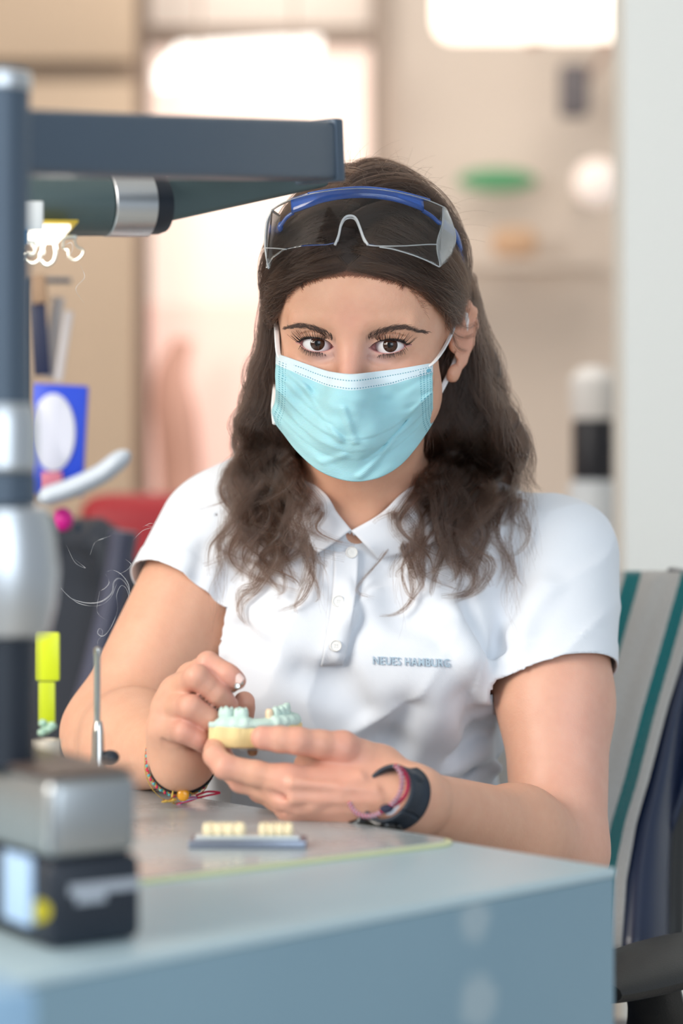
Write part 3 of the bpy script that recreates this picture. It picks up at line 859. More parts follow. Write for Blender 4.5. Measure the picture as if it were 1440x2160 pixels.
def make_mask():
    nu, nv = 121, 91
    s = np.linspace(0, 1, nu); t = np.linspace(0, 1, nv)
    T, B_, L, R = crv(TOPc, s), crv(BOTc, s), crv(LFT, t), crv(RGT, t)
    S_, T_ = np.meshgrid(s, t)
    uv = ((1-T_)[..., None]*T[None]+T_[..., None]*B_[None]+(1-S_)[..., None]*L[:, None]+S_[..., None]*R[:, None]
          - ((1-S_)*(1-T_))[..., None]*T[0]-(S_*(1-T_))[..., None]*T[-1]-((1-S_)*T_)[..., None]*B_[0]-(S_*T_)[..., None]*B_[-1])
    Y = ray_hit(sdf_fn(HULL+[he((0, 72, 32), (73, 92, 81))]), uv[..., 0], uv[..., 1], 1.80, 2.0, 500)
    mid = (S_-.5)*2
    Yf = 1.846+.075*np.abs(mid)**2.4+.02*(T_-.4)**2
    Y = np.where(np.isnan(Y), 9, Y)
    Y = np.minimum(Y, Yf+.018)
    for _ in range(14):                                   # the fleece bridges the hollows of the face
        Z = Y.copy()
        Z[1:-1, 1:-1] = (Y[:-2, 1:-1]+Y[2:, 1:-1]+Y[1:-1, :-2]+Y[1:-1, 2:])/4
        Z[0, 1:-1] = (Y[0, :-2]+Y[0, 2:])/2; Z[-1, 1:-1] = (Y[-1, :-2]+Y[-1, 2:])/2; Z[1:-1, 0] = (Y[:-2, 0]+Y[2:, 0])/2; Z[1:-1, -1] = (Y[:-2, -1]+Y[2:, -1])/2
        Y = np.minimum(Z, Y+.0002)
    Y = Y-.0022
    # pleats: three folded steps that open out towards the middle
    h = np.zeros_like(Y); side = np.clip(np.abs(mid), 0, 1)
    for t0, am, bend in ((.50, .0020, .10), (.66, .0020, .05), (.80, .0014, -.02)):
        tt = t0+bend*(1-side**2)*np.where(mid < 0, 1.0, .9)
        x = (T_-tt); fade = .25+.75*side**.8
        h += 1.3*am*fade*np.where(x < 0, np.exp(x/.10), np.exp(-np.maximum(x, 0)/.006)*1.0)
    # soft wrinkles
    q = np.stack([S_*7+T_*3, T_*5-S_*2, S_*0], -1); h += .0019*vnoise(q)*np.minimum(T_*6, 1)
    q = np.stack([S_*16-T_*9, T_*10+S_*5, S_*0+4], -1); h += .0010*vnoise(q)*np.minimum(T_*6, 1)
    for (x0, y0, x1, y1, w_, am) in ((.44, .32, .50, .62, .022, .0016), (.56, .78, .80, .60, .02, -.0013), (.52, .95, .70, .72, .02, .0014), (.2, .25, .42, .62, .02, .0012), (.33, .9, .45, .75, .02, .001), (.1, .2, .3, .3, .03, .001), (.25, .45, .36, .5, .02, -.001)):
        dx, dy = x1-x0, y1-y0; tt = np.clip(((S_-x0)*dx+(T_-y0)*dy)/(dx*dx+dy*dy), 0, 1)
        d = np.hypot(S_-x0-tt*dx, T_-y0-tt*dy); h += 1.7*am*np.exp(-(d/w_)**2)
    Y = Y-h
    G = np.stack([(uv[..., 0]-UC)/F*Y, Y, CZ-(uv[..., 1]-VH)/F*Y], -1)
    return G
G = cached('mask', make_mask)
face_mask_root = empty('face_mask', G[45, 60], 'light blue pleated surgical face mask covering nose, mouth and chin', 'face mask')
def mask_mat():
    m = mat('mask_fleece', (.30, .66, .74, 1), .75, spec=.25); t = NT(m); b = t.n['Principled BSDF']
    uv = t.add('ShaderNodeUVMap'); sp = t.add('ShaderNodeSeparateXYZ'); t.link(uv.outputs[0], sp.inputs[0]); U, W = sp.outputs[0], sp.outputs[1]
    base = (.385, .685, .745, 1); white = (.70, .82, .88, 1); dot = (.09, .33, .43, 1)
    band = t.math('LESS_THAN', W, .150)
    c = t.mix(band, base, white)
    nz = t.add('ShaderNodeTexNoise'); nz.inputs['Scale'].default_value = 9; t.link(uv.outputs[0], nz.inputs[0])
    def near(x, c0, w): return t.math('LESS_THAN', t.math('ABSOLUTE', t.math('SUBTRACT', x, c0)), w)
    def dash(x, n, duty): return t.math('LESS_THAN', t.math('FRACT', t.math('MULTIPLY', x, n)), duty)
    def AND(a, b): return t.math('MULTIPLY', a, b)
    rows = t.math('MAXIMUM', near(W, .062, .0055), near(W, .135, .0055))
    d1 = AND(AND(rows, dash(U, 62., .55)), AND(t.math('GREATER_THAN', U, .12), t.math('LESS_THAN', U, .99)))
    side = t.math('MAXIMUM', AND(t.math('GREATER_THAN', U, .905), t.math('LESS_THAN', U, .99)), AND(t.math('GREATER_THAN', U, .01), t.math('LESS_THAN', U, .07)))
    d2 = AND(AND(side, AND(dash(U, 46., .5), dash(W, 34., .42))), AND(t.math('GREATER_THAN', W, .09), t.math('LESS_THAN', W, .97)))
    dots = t.math('MAXIMUM', d1, d2)
    c = t.mix(t.math('MULTIPLY', dots, .85), c, dot)
    # blue weld spot at the strap corner
    du = t.math('MULTIPLY', t.math('SUBTRACT', U, .972), 1.9); dw = t.math('SUBTRACT', W, .105)
    spot = t.math('LESS_THAN', t.math('ADD', t.math('MULTIPLY', du, du), t.math('MULTIPLY', dw, dw)), .00075)
    c = t.mix(spot, c, (.20, .52, .66, 1))
    t.link(c, b.inputs['Base Color'])
    cr = t.add('ShaderNodeTexWave', wave_type='BANDS', bands_direction='DIAGONAL'); cr.inputs['Scale'].default_value = 55; cr.inputs['Distortion'].default_value = 1.5; t.link(uv.outputs[0], cr.inputs[0])
    n2 = t.add('ShaderNodeTexNoise'); n2.inputs['Scale'].default_value = 140; t.link(uv.outputs[0], n2.inputs[0])
    hh = t.math('SUBTRACT', t.math('MULTIPLY_ADD', n2.outputs[0], .7, t.math('MULTIPLY', cr.outputs[0], .35)), t.math('MULTIPLY', dots, 1.2))
    bp = t.add('ShaderNodeBump'); bp.inputs['Strength'].default_value = .45; bp.inputs['Distance'].default_value = .0005
    t.link(hh, bp.inputs['Height']); t.link(bp.outputs[0], b.inputs['Normal'])
    b.inputs['Subsurface Weight'].default_value = .1; b.inputs['Subsurface Scale'].default_value = .003
    return m
grid_mesh('mask_panel', G, mask_mat(), face_mask_root, thick=.0010)
M_ELAST = mat('elastic', (.85, .86, .87, 1), .8, bump=.3, bscale=1500)
EARR = HW(77, 79, 12); EARL = HW(-77, 79, 12)
def strap(pts, nme='ear_loop'):
    s = spline(pts, 24); bm = bmesh.new(); bm_tube(bm, s, .0021, 8, True, sx=1., sy=.45)
    return from_bm(nme, bm, M_ELAST, face_mask_root)
g0 = G[4, -3]; g1 = G[-4, -3]
strap([g0+[-.001, -.0008, 0], g0+[.004, .004, .004], P(933, 740, 1.905), P(950, 708, 1.925), HW(74, 72, 14), HW(79, 83, 18), HW(80, 90, 8), HW(76, 90, -8), HW(70, 88, -26), P(912, 856, 1.950), P(902, 862, 1.935), g1+[-.004, .006, .002], g1])
g0 = G[4, 2]; g1 = G[-4, 2]
strap([g0+[.001, -.0008, 0], g0+[-.001, .004, .004], P(584, 715, 1.915), P(583, 688, 1.93), HW(-74, 72, 14), HW(-79, 84, 18), HW(-80, 90, 8), HW(-77, 88, -8), HW(-72, 74, -22), P(577, 850, 1.94), g1+[-.001, .003, -.001], g1])
#==FILE 30
# ================================================================== hair
SC = np.array([0, 62, 22.])                              # centre of the skull, head mm
def lift(d):
    return 6+16*np.maximum(d[..., 2], 0)**5+6*np.maximum(d[..., 0], 0)*np.maximum(d[..., 2], 0)+.5*np.abs(d[..., 0])**4-6*np.maximum(-d[..., 1]-.55, 0)
_azn, _eln = 120, 90
def _make_r():
    az = np.linspace(0, 2*math.pi, _azn, endpoint=False); el = np.linspace(0, math.pi, _eln); A, E_ = np.meshgrid(az, el, indexing='ij')
    d = np.stack([np.sin(A)*np.sin(E_), -np.cos(A)*np.sin(E_), np.cos(E_)], -1); r = np.full(A.shape, 130.)
    base = HEADP[:5]+[p for p in HEADP[5:11]]
    for _ in range(40):
        p = HO+(SC+d*r[..., None])@HR.T*.001; r = r-np.clip(sdf(base, p)*1000*.8, -3, 20)
    return r
_RT = _make_r()
def skull_r(d):
    """distance from SC to the bare head along d"""
    a = (np.arctan2(d[..., 0], -d[..., 1]) % (2*math.pi))/(2*math.pi)*_azn; e = np.arccos(np.clip(d[..., 2], -1, 1))/math.pi*(_eln-1)
    i = a.astype(int) % _azn; i2 = (i+1) % _azn; fa = a-np.floor(a); j = np.minimum(e.astype(int), _eln-2); fe = e-j
    return (_RT[i, j]*(1-fa)+_RT[i2, j]*fa)*(1-fe)+(_RT[i, j+1]*(1-fa)+_RT[i2, j+1]*fa)*fe
def zline(x, y):
    front = np.interp(x, [-76, -66, -60, -53, -36, -15, 0, 15, 36, 50, 60, 68, 76], [-2, 4, 20, 37, 51, 58, 60, 58, 52, 42, 28, 9, 2])
    return np.where(y < 30, front, np.interp(y, [30, 60, 80, 98, 118, 170], [6, 12, 20, 14, -40, -70]))
def keep_up(d, w=5.):
    """comb directions upward so that nothing falls over the forehead"""
    q = scalp(d, 0*d[..., 0]); zl = zline(q[..., 0], q[..., 1]); on = 1/(1+np.exp((q[..., 1]-34)/5))
    dz = (q[..., 2]-zl)/w; z2 = zl+w*np.where(dz > 20, dz, np.log1p(np.exp(np.minimum(dz, 20))))
    q = q.copy(); q[..., 2] = q[..., 2]*(1-on)+z2*on
    return nrmz(q-SC)
def nrmz(x): return x/np.linalg.norm(x, axis=-1, keepdims=True)
def to_world(x): return HO+x@HR.T*.001
def scalp(d, l): return SC+d*(skull_r(d)+l)[..., None]
LEFT = np.array([(600, 568, 584), (640, 566, 585), (720, 558, 586), (800, 544, 590), (880, 524, 600), (950, 508, 632), (1010, 496, 668), (1080, 474, 684), (1150, 468, 668), (1220, 478, 650), (1300, 505, 635), (1340, 515, 600)], float)
RIGHT = np.array([(580, 968, 982), (640, 968, 996), (700, 962, 1010), (760, 928, 1030), (840, 918, 1056), (900, 912, 1080), (960, 884, 1100), (1030, 852, 1112), (1100, 846, 1068), (1170, 858, 1062), (1230, 880, 1040), (1275, 940, 1005), (1300, 950, 1000)], float)
SHv, SHq = [np.array([p.co[:] for p in shirt.data.vertices]), None]
def shirtY(u, v):
    out = np.empty(u.shape)
    for i in np.ndindex(u.shape):
        d = Vector(((u[i]-UC)/F, 1, -(v[i]-VH)/F)); r = BV.ray_cast(Vector((0, 0, CZ)), d.normalized()); out[i] = r[0].y if r[0] is not None else 9
    return out
# a lookup grid of where the shirt lies
_gu = np.arange(420, 1200, 12.); _gv = np.arange(900, 1400, 12.)
_GY = shirtY(*np.meshgrid(_gu, _gv))
def shirtYg(u, v):
    a = np.clip((u-_gu[0])/12, 0, len(_gu)-1.01); b = np.clip((v-_gv[0])/12, 0, len(_gv)-1.01)
    i, j = a.astype(int), b.astype(int); fa, fb = a-i, b-j
    return (_GY[j, i]*(1-fa)+_GY[j, i+1]*fa)*(1-fb)+(_GY[j+1, i]*(1-fa)+_GY[j+1, i+1]*fa)*fb
def make_hair():
    g = np.random.default_rng(11)
    cores = []; tones = []; strands = []                                          # list of (n,3) arrays
    def add_lock(side, s, vend, depth, rad, n, phase, amp, tipcurl, t0):
        M = LEFT if side < 0 else RIGHT
        vstart = M[0, 0]+g.uniform(0, 60)
        nv = 30; tv = np.linspace(0, 1, nv); vv = vstart+(vend-vstart)*tv
        a = np.interp(vv, M[:, 0], M[:, 1]); b = np.interp(vv, M[:, 0], M[:, 2])
        if side < 0: u = b+(a-b)*s                       # s=0 inner, 1 outer
        else: u = a+(b-a)*s
        tn = g.choice([.0, .25, .5, 1.], p=[.35, .3, .2, .15]); wl = g.uniform(125, 215)
        env = np.clip((tv-.10)/.42, 0, 1)**1.1
        u = u+np.sin(phase+vv/wl*2*math.pi+1.2*np.sin(vv/90+phase*2))*amp*env
        tail = np.clip((tv-.80)/.2, 0, 1)**2; u = u+tipcurl*tail*70; vv = vv-abs(tipcurl)*tail*26
        # depth: beside and behind the face above, lying on the shirt below
        Yup = (1.952 if side < 0 else 1.985)+depth*.55
        Ysh = np.minimum(shirtYg(u, vv), 2.08)-.010-max(.0, .045-depth)*.55
        w_ = np.clip((vv-900)/150, 0, 1); w_ = w_*w_*(3-2*w_)
        Y = Yup*(1-w_)+Ysh*w_
        Y = np.minimum(Y, shirtYg(u, vv)-.004)
        Y = Y+np.cos(phase+vv/wl*2*math.pi)*.006*env*(depth > .01)
        low = np.stack([(u-UC)/F*Y, Y, CZ-(vv-VH)/F*Y], -1)
        # over the skull: from the parting to the start of the fall
        y0 = -8+128*t0
        d0 = nrmz(np.array([-5+g.normal()*2.5, y0, 112-.0045*(y0-70)**2])-SC)
        e = HLc(low[0]+np.array([0, .004, 0])); d1 = nrmz(e-SC)
        om = math.acos(np.clip(d0@d1, -1, 1)); ts = np.linspace(0, .94, 15)
        arc = (np.sin((1-ts)*om)[:, None]*d0+np.sin(ts*om)[:, None]*d1)/math.sin(om)
        arc = nrmz(arc+np.array([0, -.16 if t0 < .25 else 0, -.05])*np.sin(ts*math.pi)[:, None]*(.6 if t0 < .5 else .2))
        arc = keep_up(arc, g.uniform(4, 9)); wob = .8*np.sin(ts*9+phase)
        l = lift(arc)+wob-depth*60; l[0] = max(l[0]-4, 2); 
        capw = to_world(scalp(arc, np.maximum(l, 2)))
        ctr = np.vstack([capw, low]); n_c = len(ctr)
        ctr = spline(ctr[::1], 58)
        T = np.gradient(ctr, axis=0); T = nrmz(T)
        view = nrmz(ctr-np.array([0, 0, CZ]))
        A = nrmz(np.cross(T, view)); B_ = np.cross(T, A)
        x = np.linspace(0, 1, 58); cap = np.interp(x, [0, .22, .34, .55, .85, 1], [.9, 1.2, .75, 1.15, .75, .22])
        if depth > .008: cores.append((ctr[17:], rad*.62*cap[17:]*np.clip((1-x[17:])/.25, .02, 1)*np.clip((x[17:]-.27)/.1, .05, 1)))
        for k in range(n):
            rr = math.sqrt(g.random()); th = g.uniform(0, 6.283)
            th2 = th+x*g.uniform(-1.5, 3.5)*1.6
            fr = .0022*np.clip(x-.3, 0, 1)*(1 if g.random() < .8 else 2.4)
            ph = g.uniform(0, 6.28, 4); fq = g.uniform(9, 26, 2)
            r = rad*rr*cap
            flat = np.interp(x, [0, .3, .45, 1], [.35, .45, .9, .8])
            p = ctr+A*(np.cos(th2)*r*1.25+fr*np.sin(x*fq[0]+ph[0]))[:, None]+B_*(np.sin(th2)*r*flat+fr*np.sin(x*fq[1]+ph[1])*.7)[:, None]
            end = int(58*min(1, g.uniform(.84, 1.03)))
            strands.append(p[:end]); tones.append(float(np.clip(tn+g.normal()*.12, 0, 1)))
    for side, nl in ((-1, 72), (1, 92)):
        for k in range(nl):
            s = (k+g.uniform(.1, .9))/nl
            s = g.permutation([s])[0]
            depth = g.choice([0, .012, .025, .04, .055])+g.uniform(0, .01)
            if side < 0: vend = g.choice([1100, 1160, 1215, 1275])+g.uniform(-40, 25)-60*abs(s-.5)
            else: vend = g.choice([1090, 1140, 1195, 1245])+g.uniform(-30, 25)-(140*max(0, s-.75)*4 if s > .75 else 0)
            add_lock(side, s, vend, depth, g.choice([.0035, .005, .0085]), 84, g.uniform(0, 6.28), g.uniform(11, 26), g.uniform(-1.2, 1.5)*(-side), g.random())
    # combed strands over the skull, from the parting and the hairline to behind the ears
    nc = 9500
    side = np.where(g.random(nc) < .5, -1., 1.)
    t0 = g.random(nc)**1.25
    y0 = -14+150*t0; x0 = -5+g.normal(size=nc)*2.0; z0 = 110-.0050*(y0-66)**2
    z0 = np.maximum(z0, 30)
    # the hairline row sits lower and spreads sideways
    hl = g.random(nc) < .30; a = g.random(nc)
    x0 = np.where(hl, -2+side*a*62, x0); y0 = np.where(hl, -20+a**3*30, y0); z0 = np.where(hl, zline(x0, 0*x0)+g.uniform(-1.5, 2.5, nc), z0)
    d0 = nrmz(np.stack([x0, y0, z0], -1)-SC)
    ex = side*74; ey = np.where(hl, 66+g.uniform(-8, 22, nc), 66+t0*80+g.uniform(-12, 12, nc)); ez = np.where(hl, 14+g.uniform(-8, 14, nc), 24-34*t0+g.uniform(-12, 14, nc))
    d1 = nrmz(np.stack([ex, ey, ez], -1)-SC)
    om = np.arccos(np.clip((d0*d1).sum(-1), -1, 1)); ts = np.linspace(0, 1, 26)
    arc = (np.sin((1-ts)[None]*om[:, None])[..., None]*d0[:, None]+np.sin(ts[None]*om[:, None])[..., None]*d1[:, None])/np.sin(om)[:, None, None]
    bow = np.where(t0 < .3, -.20, -.05)*np.where(hl, .45, 1)
    arc = nrmz(arc+np.stack([np.zeros(nc), bow, -.04+0*bow], -1)[:, None]*np.sin(ts*math.pi)[None, :, None])
    arc = keep_up(arc, 6.)
    # locks: neighbouring strands move together
    cl = np.floor(t0*38)+side*50; ph = (np.sin(cl*12.9898)*43758.5453) % 1*6.283
    l = lift(arc)+(1.5*np.sin(ts[None]*8+ph[:, None]))*np.minimum(ts*4, 1)+(g.uniform(-3.0, 1.8, nc)+np.where(g.random(nc) < .12, g.uniform(1, 5, nc), 0))[:, None]
    l = l*np.minimum(.10+ts*5, 1)[None]
    sidew = nrmz(np.cross(arc, np.gradient(arc, axis=1)))
    arc = nrmz(arc+sidew*(.020*np.sin(ts[None]*7+ph[:, None]*1.7)+(.010+.022*(g.random(nc) < .25))[:, None]*np.sin(ts[None]*g.uniform(9, 20, nc)[:, None]+g.uniform(0, 6.28, nc)[:, None]))[..., None])
    W = to_world(scalp(arc, np.maximum(l, .6)))
    tl = (np.sin(cl*78.233)*12345.678) % 1
    for k in range(nc): strands.append(W[k]); tones.append(float(np.clip(tl[k]*.9+g.normal()*.30, 0, 1)))
    # the roots along the middle of the hairline rise and run back
    nf = 3600; xr = np.where(g.random(nf) < .65, np.clip(g.normal(size=nf)*19, -41, 41), g.normal(size=nf)*9-2); b0 = np.stack([xr, -22+np.abs(xr)**2*.004, zline(xr, 0*xr)-.5+g.normal(size=nf)*1.6], -1); sd = np.sign(xr+4+g.normal(size=nf)*3)
    d0 = nrmz(b0-SC); d1 = nrmz(np.stack([xr*.4+sd*g.uniform(18, 46, nf), g.uniform(0, 34, nf), np.full(nf, 100.)], -1)-SC); ts = np.linspace(0, 1, 16)[None, :, None]
    arc = nrmz(d0[:, None]*(1-ts)+d1[:, None]*ts+np.stack([sd*.10, 0*xr, 0*xr], -1)[:, None]*np.sin(ts*math.pi)); l = lift(arc)*np.minimum(ts[..., 0]*2.2, 1)+g.uniform(-1.5, 1.5, nf)[:, None]*ts[..., 0]
    W = to_world(scalp(arc, np.maximum(l, .5)))
    for k in range(nf): strands.append(W[k])
    # fine baby hairs along the hairline
    for k in range(260):
        x_ = g.uniform(-56, 62); y_ = -20+.004*x_*x_; b = scalp(nrmz(np.array([x_, y_, float(zline(np.array(x_), np.array(0.)))+g.uniform(0, 3)])-SC), 1.)
        dv = nrmz(np.array([np.sign(x_+4)*.9+g.normal()*.3, -.12, -.25+g.normal()*.4])); L_ = g.uniform(5, 15); q = np.linspace(0, 1, 9)[:, None]
        p = b+dv*L_*q+np.array([0, 1., .3])*L_*.35*q*q; dd = nrmz(p-SC); p = scalp(dd, .8+2.2*q[:, 0]*(1-q[:, 0])*3); strands.append(to_world(p))
    # short loose hairs standing off the crown and the parting
    for k in range(420):
        d = nrmz(np.array([g.normal()*.42+.10, g.uniform(-.55, .9), 1.0])); b = scalp(d, lift(d)-1)
        dirv = nrmz(np.array([g.normal()*.8+.3, g.normal()*.7, .9])); L_ = g.uniform(8, 30); c2 = g.normal(size=3)*.5
        x = np.linspace(0, 1, 12)[:, None]
        strands.append(to_world(b+dirv*L_*x+c2*L_*x*x*.8-np.array([0, 0, 1])*L_*.4*x**3))
    # flyaways round the two falls
    for k in range(380):
        sd = -1 if g.random() < .45 else 1; M = LEFT if sd < 0 else RIGHT
        v0 = g.uniform(M[0, 0]+30, 1180); ln = g.uniform(60, 190); tv = np.linspace(0, 1, 18); vv = v0+ln*tv
        o = np.interp(v0, M[:, 0], M[:, 1 if sd < 0 else 2]) if g.random() < .75 else np.interp(v0, M[:, 0], M[:, 2 if sd < 0 else 1])
        if sd > 0 and o < 900 and v0 < 1000: continue
        u = o+(sd if o in (np.interp(v0, M[:, 0], M[:, 1 if sd < 0 else 2]),) else -sd)*(g.uniform(2, 34)*tv**.8)*1+np.sin(tv*g.uniform(2, 7)+g.uniform(0, 6))*g.uniform(2, 14)
        Y = np.where(vv > 960, np.minimum(shirtYg(u, vv)-.006, 2.0), 1.965)+0*u
        Y = np.minimum(Y, 1.99)
        strands.append(np.stack([(u-UC)/F*Y, Y, CZ-(vv-VH)/F*Y], -1))
    # separate curls that fall free over the shirt
    curls = [([(600, 1060), (598, 1140), (552, 1225), (510, 1268), (508, 1300), (524, 1322)], 46, .0050), ([(655, 1080), (652, 1160), (658, 1215), (632, 1270), (578, 1292)], 40, .0034),
             ([(640, 1010), (660, 1090), (630, 1165), (560, 1190), (500, 1172)], 46, .0046), ([(560, 1030), (500, 1090), (462, 1150), (470, 1215)], 34, .0040),
             ([(620, 1040), (600, 1110), (530, 1140), (478, 1128)], 40, .0045), ([(880, 1030), (850, 1100), (802, 1180), (753, 1243), (792, 1262)], 14, .0020),
             ([(872, 1080), (848, 1140), (866, 1205), (868, 1262), (838, 1294), (800, 1300)], 34, .0028), ([(895, 1090), (892, 1170), (888, 1230), (850, 1288)], 26, .0026),
             ([(1040, 1060), (1048, 1130), (1062, 1190), (1046, 1240)], 22, .0030), ([(960, 1080), (990, 1150), (1030, 1190), (1010, 1240), (958, 1268)], 60, .0060),
             ([(920, 1060), (940, 1150), (1000, 1205), (985, 1250), (930, 1258)], 60, .0060), ([(1000, 1040), (1030, 1100), (1010, 1170), (985, 1215)], 50, .0055),
             ([(565, 1180), (540, 1230), (505, 1250), (500, 1290)], 40, .0045), ([(700, 1030), (690, 1085), (700, 1120)], 10, .0015), ([(720, 1190), (690, 1230), (650, 1250)], 0, .001),
             ([(1095, 900), (1120, 960), (1118, 1010), (1144, 1036)], 40, .0045), ([(1090, 1000), (1080, 1050), (1110, 1060), (1105, 1090)], 22, .0030)]
    for k in range(44):                                   # smaller loose curls leaving the ends of the locks
        sd = -1 if k % 2 else 1; M = LEFT if sd < 0 else RIGHT; v0 = g.uniform(1010, 1130); v1 = v0+g.uniform(110, 190); f = g.random(); uu = []
        A1, ph_, dr = g.uniform(10, 34), g.uniform(0, 6.28), g.uniform(-26, 26)
        for q in np.linspace(0, 1, 7):
            vv = v0+(v1-v0)*q; a_, b_ = np.interp(v0, M[:, 0], M[:, 1]), np.interp(v0, M[:, 0], M[:, 2]); uu.append((a_+(b_-a_)*f+dr*q+A1*q**.7*math.sin(ph_+q*5.2), vv-18*max(0, q-.85)/.15))
        curls.append((uu, int(g.uniform(12, 30)), g.uniform(.0014, .0034)))
    for pts in ([(925, 625), (950, 668), (985, 690), (1015, 672)], [(930, 640), (945, 690), (975, 712), (1012, 700)], [(936, 650), (952, 700), (968, 735), (1000, 742)]):
        c = spline(pts, 22); Yc = np.interp(np.linspace(0, 1, 22), [0, .45, .75, 1], [1.905, 1.928, 1.950, 1.985])
        for q in range(16):
            o_ = g.normal(size=2)*2.6; strands.append(np.stack([(c[:, 0]+o_[0]-UC)/F*Yc, Yc, CZ-(c[:, 1]+o_[1]-VH)/F*Yc], -1))
    for pts, n, rad in curls:
        if not n: continue
        c = spline([(a, b) for a, b in pts], 36); Y = np.minimum(shirtYg(c[:, 0], c[:, 1])-.008, 1.995); Y[0] += .0
        ctr = np.stack([(c[:, 0]-UC)/F*Y, Y, CZ-(c[:, 1]-VH)/F*Y], -1); T = nrmz(np.gradient(ctr, axis=0)); A = nrmz(np.cross(T, [0, 1., 0])); x = np.linspace(0, 1, 36)
        for k in range(n):
            r = rad*math.sqrt(g.random())*np.interp(x, [0, .4, 1], [1.3, 1, .35]); th = g.uniform(0, 6.28)+x*g.uniform(-2, 3)
            p = ctr+A*(np.cos(th)*r+.0008*np.sin(x*g.uniform(8, 20)+th[0]))[:, None]+np.array([0, -1, 0])*(np.abs(np.sin(th))*r*.7)[:, None]
            strands.append(p[:int(36*min(1, g.uniform(.8, 1.04)))])
    rads = [np.full(len(s), -1.) for s in strands]+[c[1] for c in cores]; strands += [c[0] for c in cores]
    sizes = [len(s) for s in strands]
    return sizes, np.concatenate(strands).astype(np.float32), np.array(tones+[.5]*(len(strands)-len(tones)-len(cores))+[0.]*len(cores), np.float32), np.concatenate(rads)
sizes, pts, tone, rad_ = cached('hair', make_hair)
hc_ = bpy.data.hair_curves.new('hair'); hc_.add_curves(sizes)
hc_.attributes['position'].data.foreach_set('vector', pts.ravel())
sz = np.array(sizes); start = np.r_[0, np.cumsum(sz)[:-1]]
frac = (np.arange(len(pts))-np.repeat(start, sz))/np.repeat(sz-1, sz)
rad = np.where(rad_ > 0, rad_, .000095*(1-.7*frac**2))
ra = hc_.attributes.get('radius') or hc_.attributes.new('radius', 'FLOAT', 'POINT')
ra.data.foreach_set('value', rad.astype(np.float32))
hc_.attributes.new('tone', 'FLOAT', 'CURVE').data.foreach_set('value', tone)
M_HAIR = bpy.data.materials.new('dark_brown_hair'); M_HAIR.use_nodes = True; t = NT(M_HAIR)
for nd in list(t.n):
    if nd.type == 'BSDF_PRINCIPLED': t.n.remove(nd)
hb = t.add('ShaderNodeBsdfHairPrincipled'); hb.parametrization = 'COLOR'
hi = t.add('ShaderNodeHairInfo'); cr = t.add('ShaderNodeValToRGB')
cr.color_ramp.elements[0].color = (.014, .008, .006, 1); cr.color_ramp.elements[0].position = .35; cr.color_ramp.elements[1].color = (.030, .016, .011, 1)
t.link(hi.outputs['Intercept'], cr.inputs[0])
ta = t.add('ShaderNodeAttribute', attribute_name='tone'); t.link(t.mix(t.math('MULTIPLY', ta.outputs['Fac'], .75), cr.outputs[0], (.058, .029, .017, 1)), hb.inputs['Color'])
hb.inputs['Roughness'].default_value = .32; hb.inputs['Radial Roughness'].default_value = .45; hb.inputs['Random Roughness'].default_value = .2
t.link(hb.outputs[0], t.n['Material Output'].inputs[0])
hc_.materials.append(M_HAIR)
ho = bpy.data.objects.new('hair', hc_); link(ho, person); ho['label'] = 'long wavy dark brown hair parted in the middle'
# the dense hair close to the scalp, under the loose strands
M_CAP = mat('hair_base', (.022, .013, .010, 1), .7, bump=.6, bscale=500)
nu, nv = 128, 60; Gc = np.zeros((nv, nu, 3))
for i in range(nu):
    az = 2*math.pi*i/nu; fx, fy = math.sin(az), -math.cos(az)
    els = np.radians(np.arange(20, 165, .5)); dd = np.stack([fx*np.sin(els), fy*np.sin(els), np.cos(els)], -1); qq = scalp(dd, np.zeros(len(els))+1.)
    okk = qq[:, 2] >= zline(qq[:, 0], qq[:, 1])+np.where(qq[:, 1] < 70, np.interp(np.abs(qq[:, 0]), [0, 14, 30, 50, 62], [2, 3, 8, 11, 20]), 2.5)
    lim = els[np.argmin(okk)] if not okk.all() else els[-1]
    el = lim*np.linspace(0, 1, nv); d = np.stack([fx*np.sin(el), fy*np.sin(el), np.cos(el)], -1)
    L_ = lift(d)*np.interp(np.linspace(0, 1, nv), [0, .75, 1], [1, .75, 0])*.7+.3; L_[-1] = -1.5
    Gc[:, i] = to_world(scalp(d, L_))
grid_mesh('scalp_hair', Gc, M_CAP, person, closed_u=True, uvs=False)
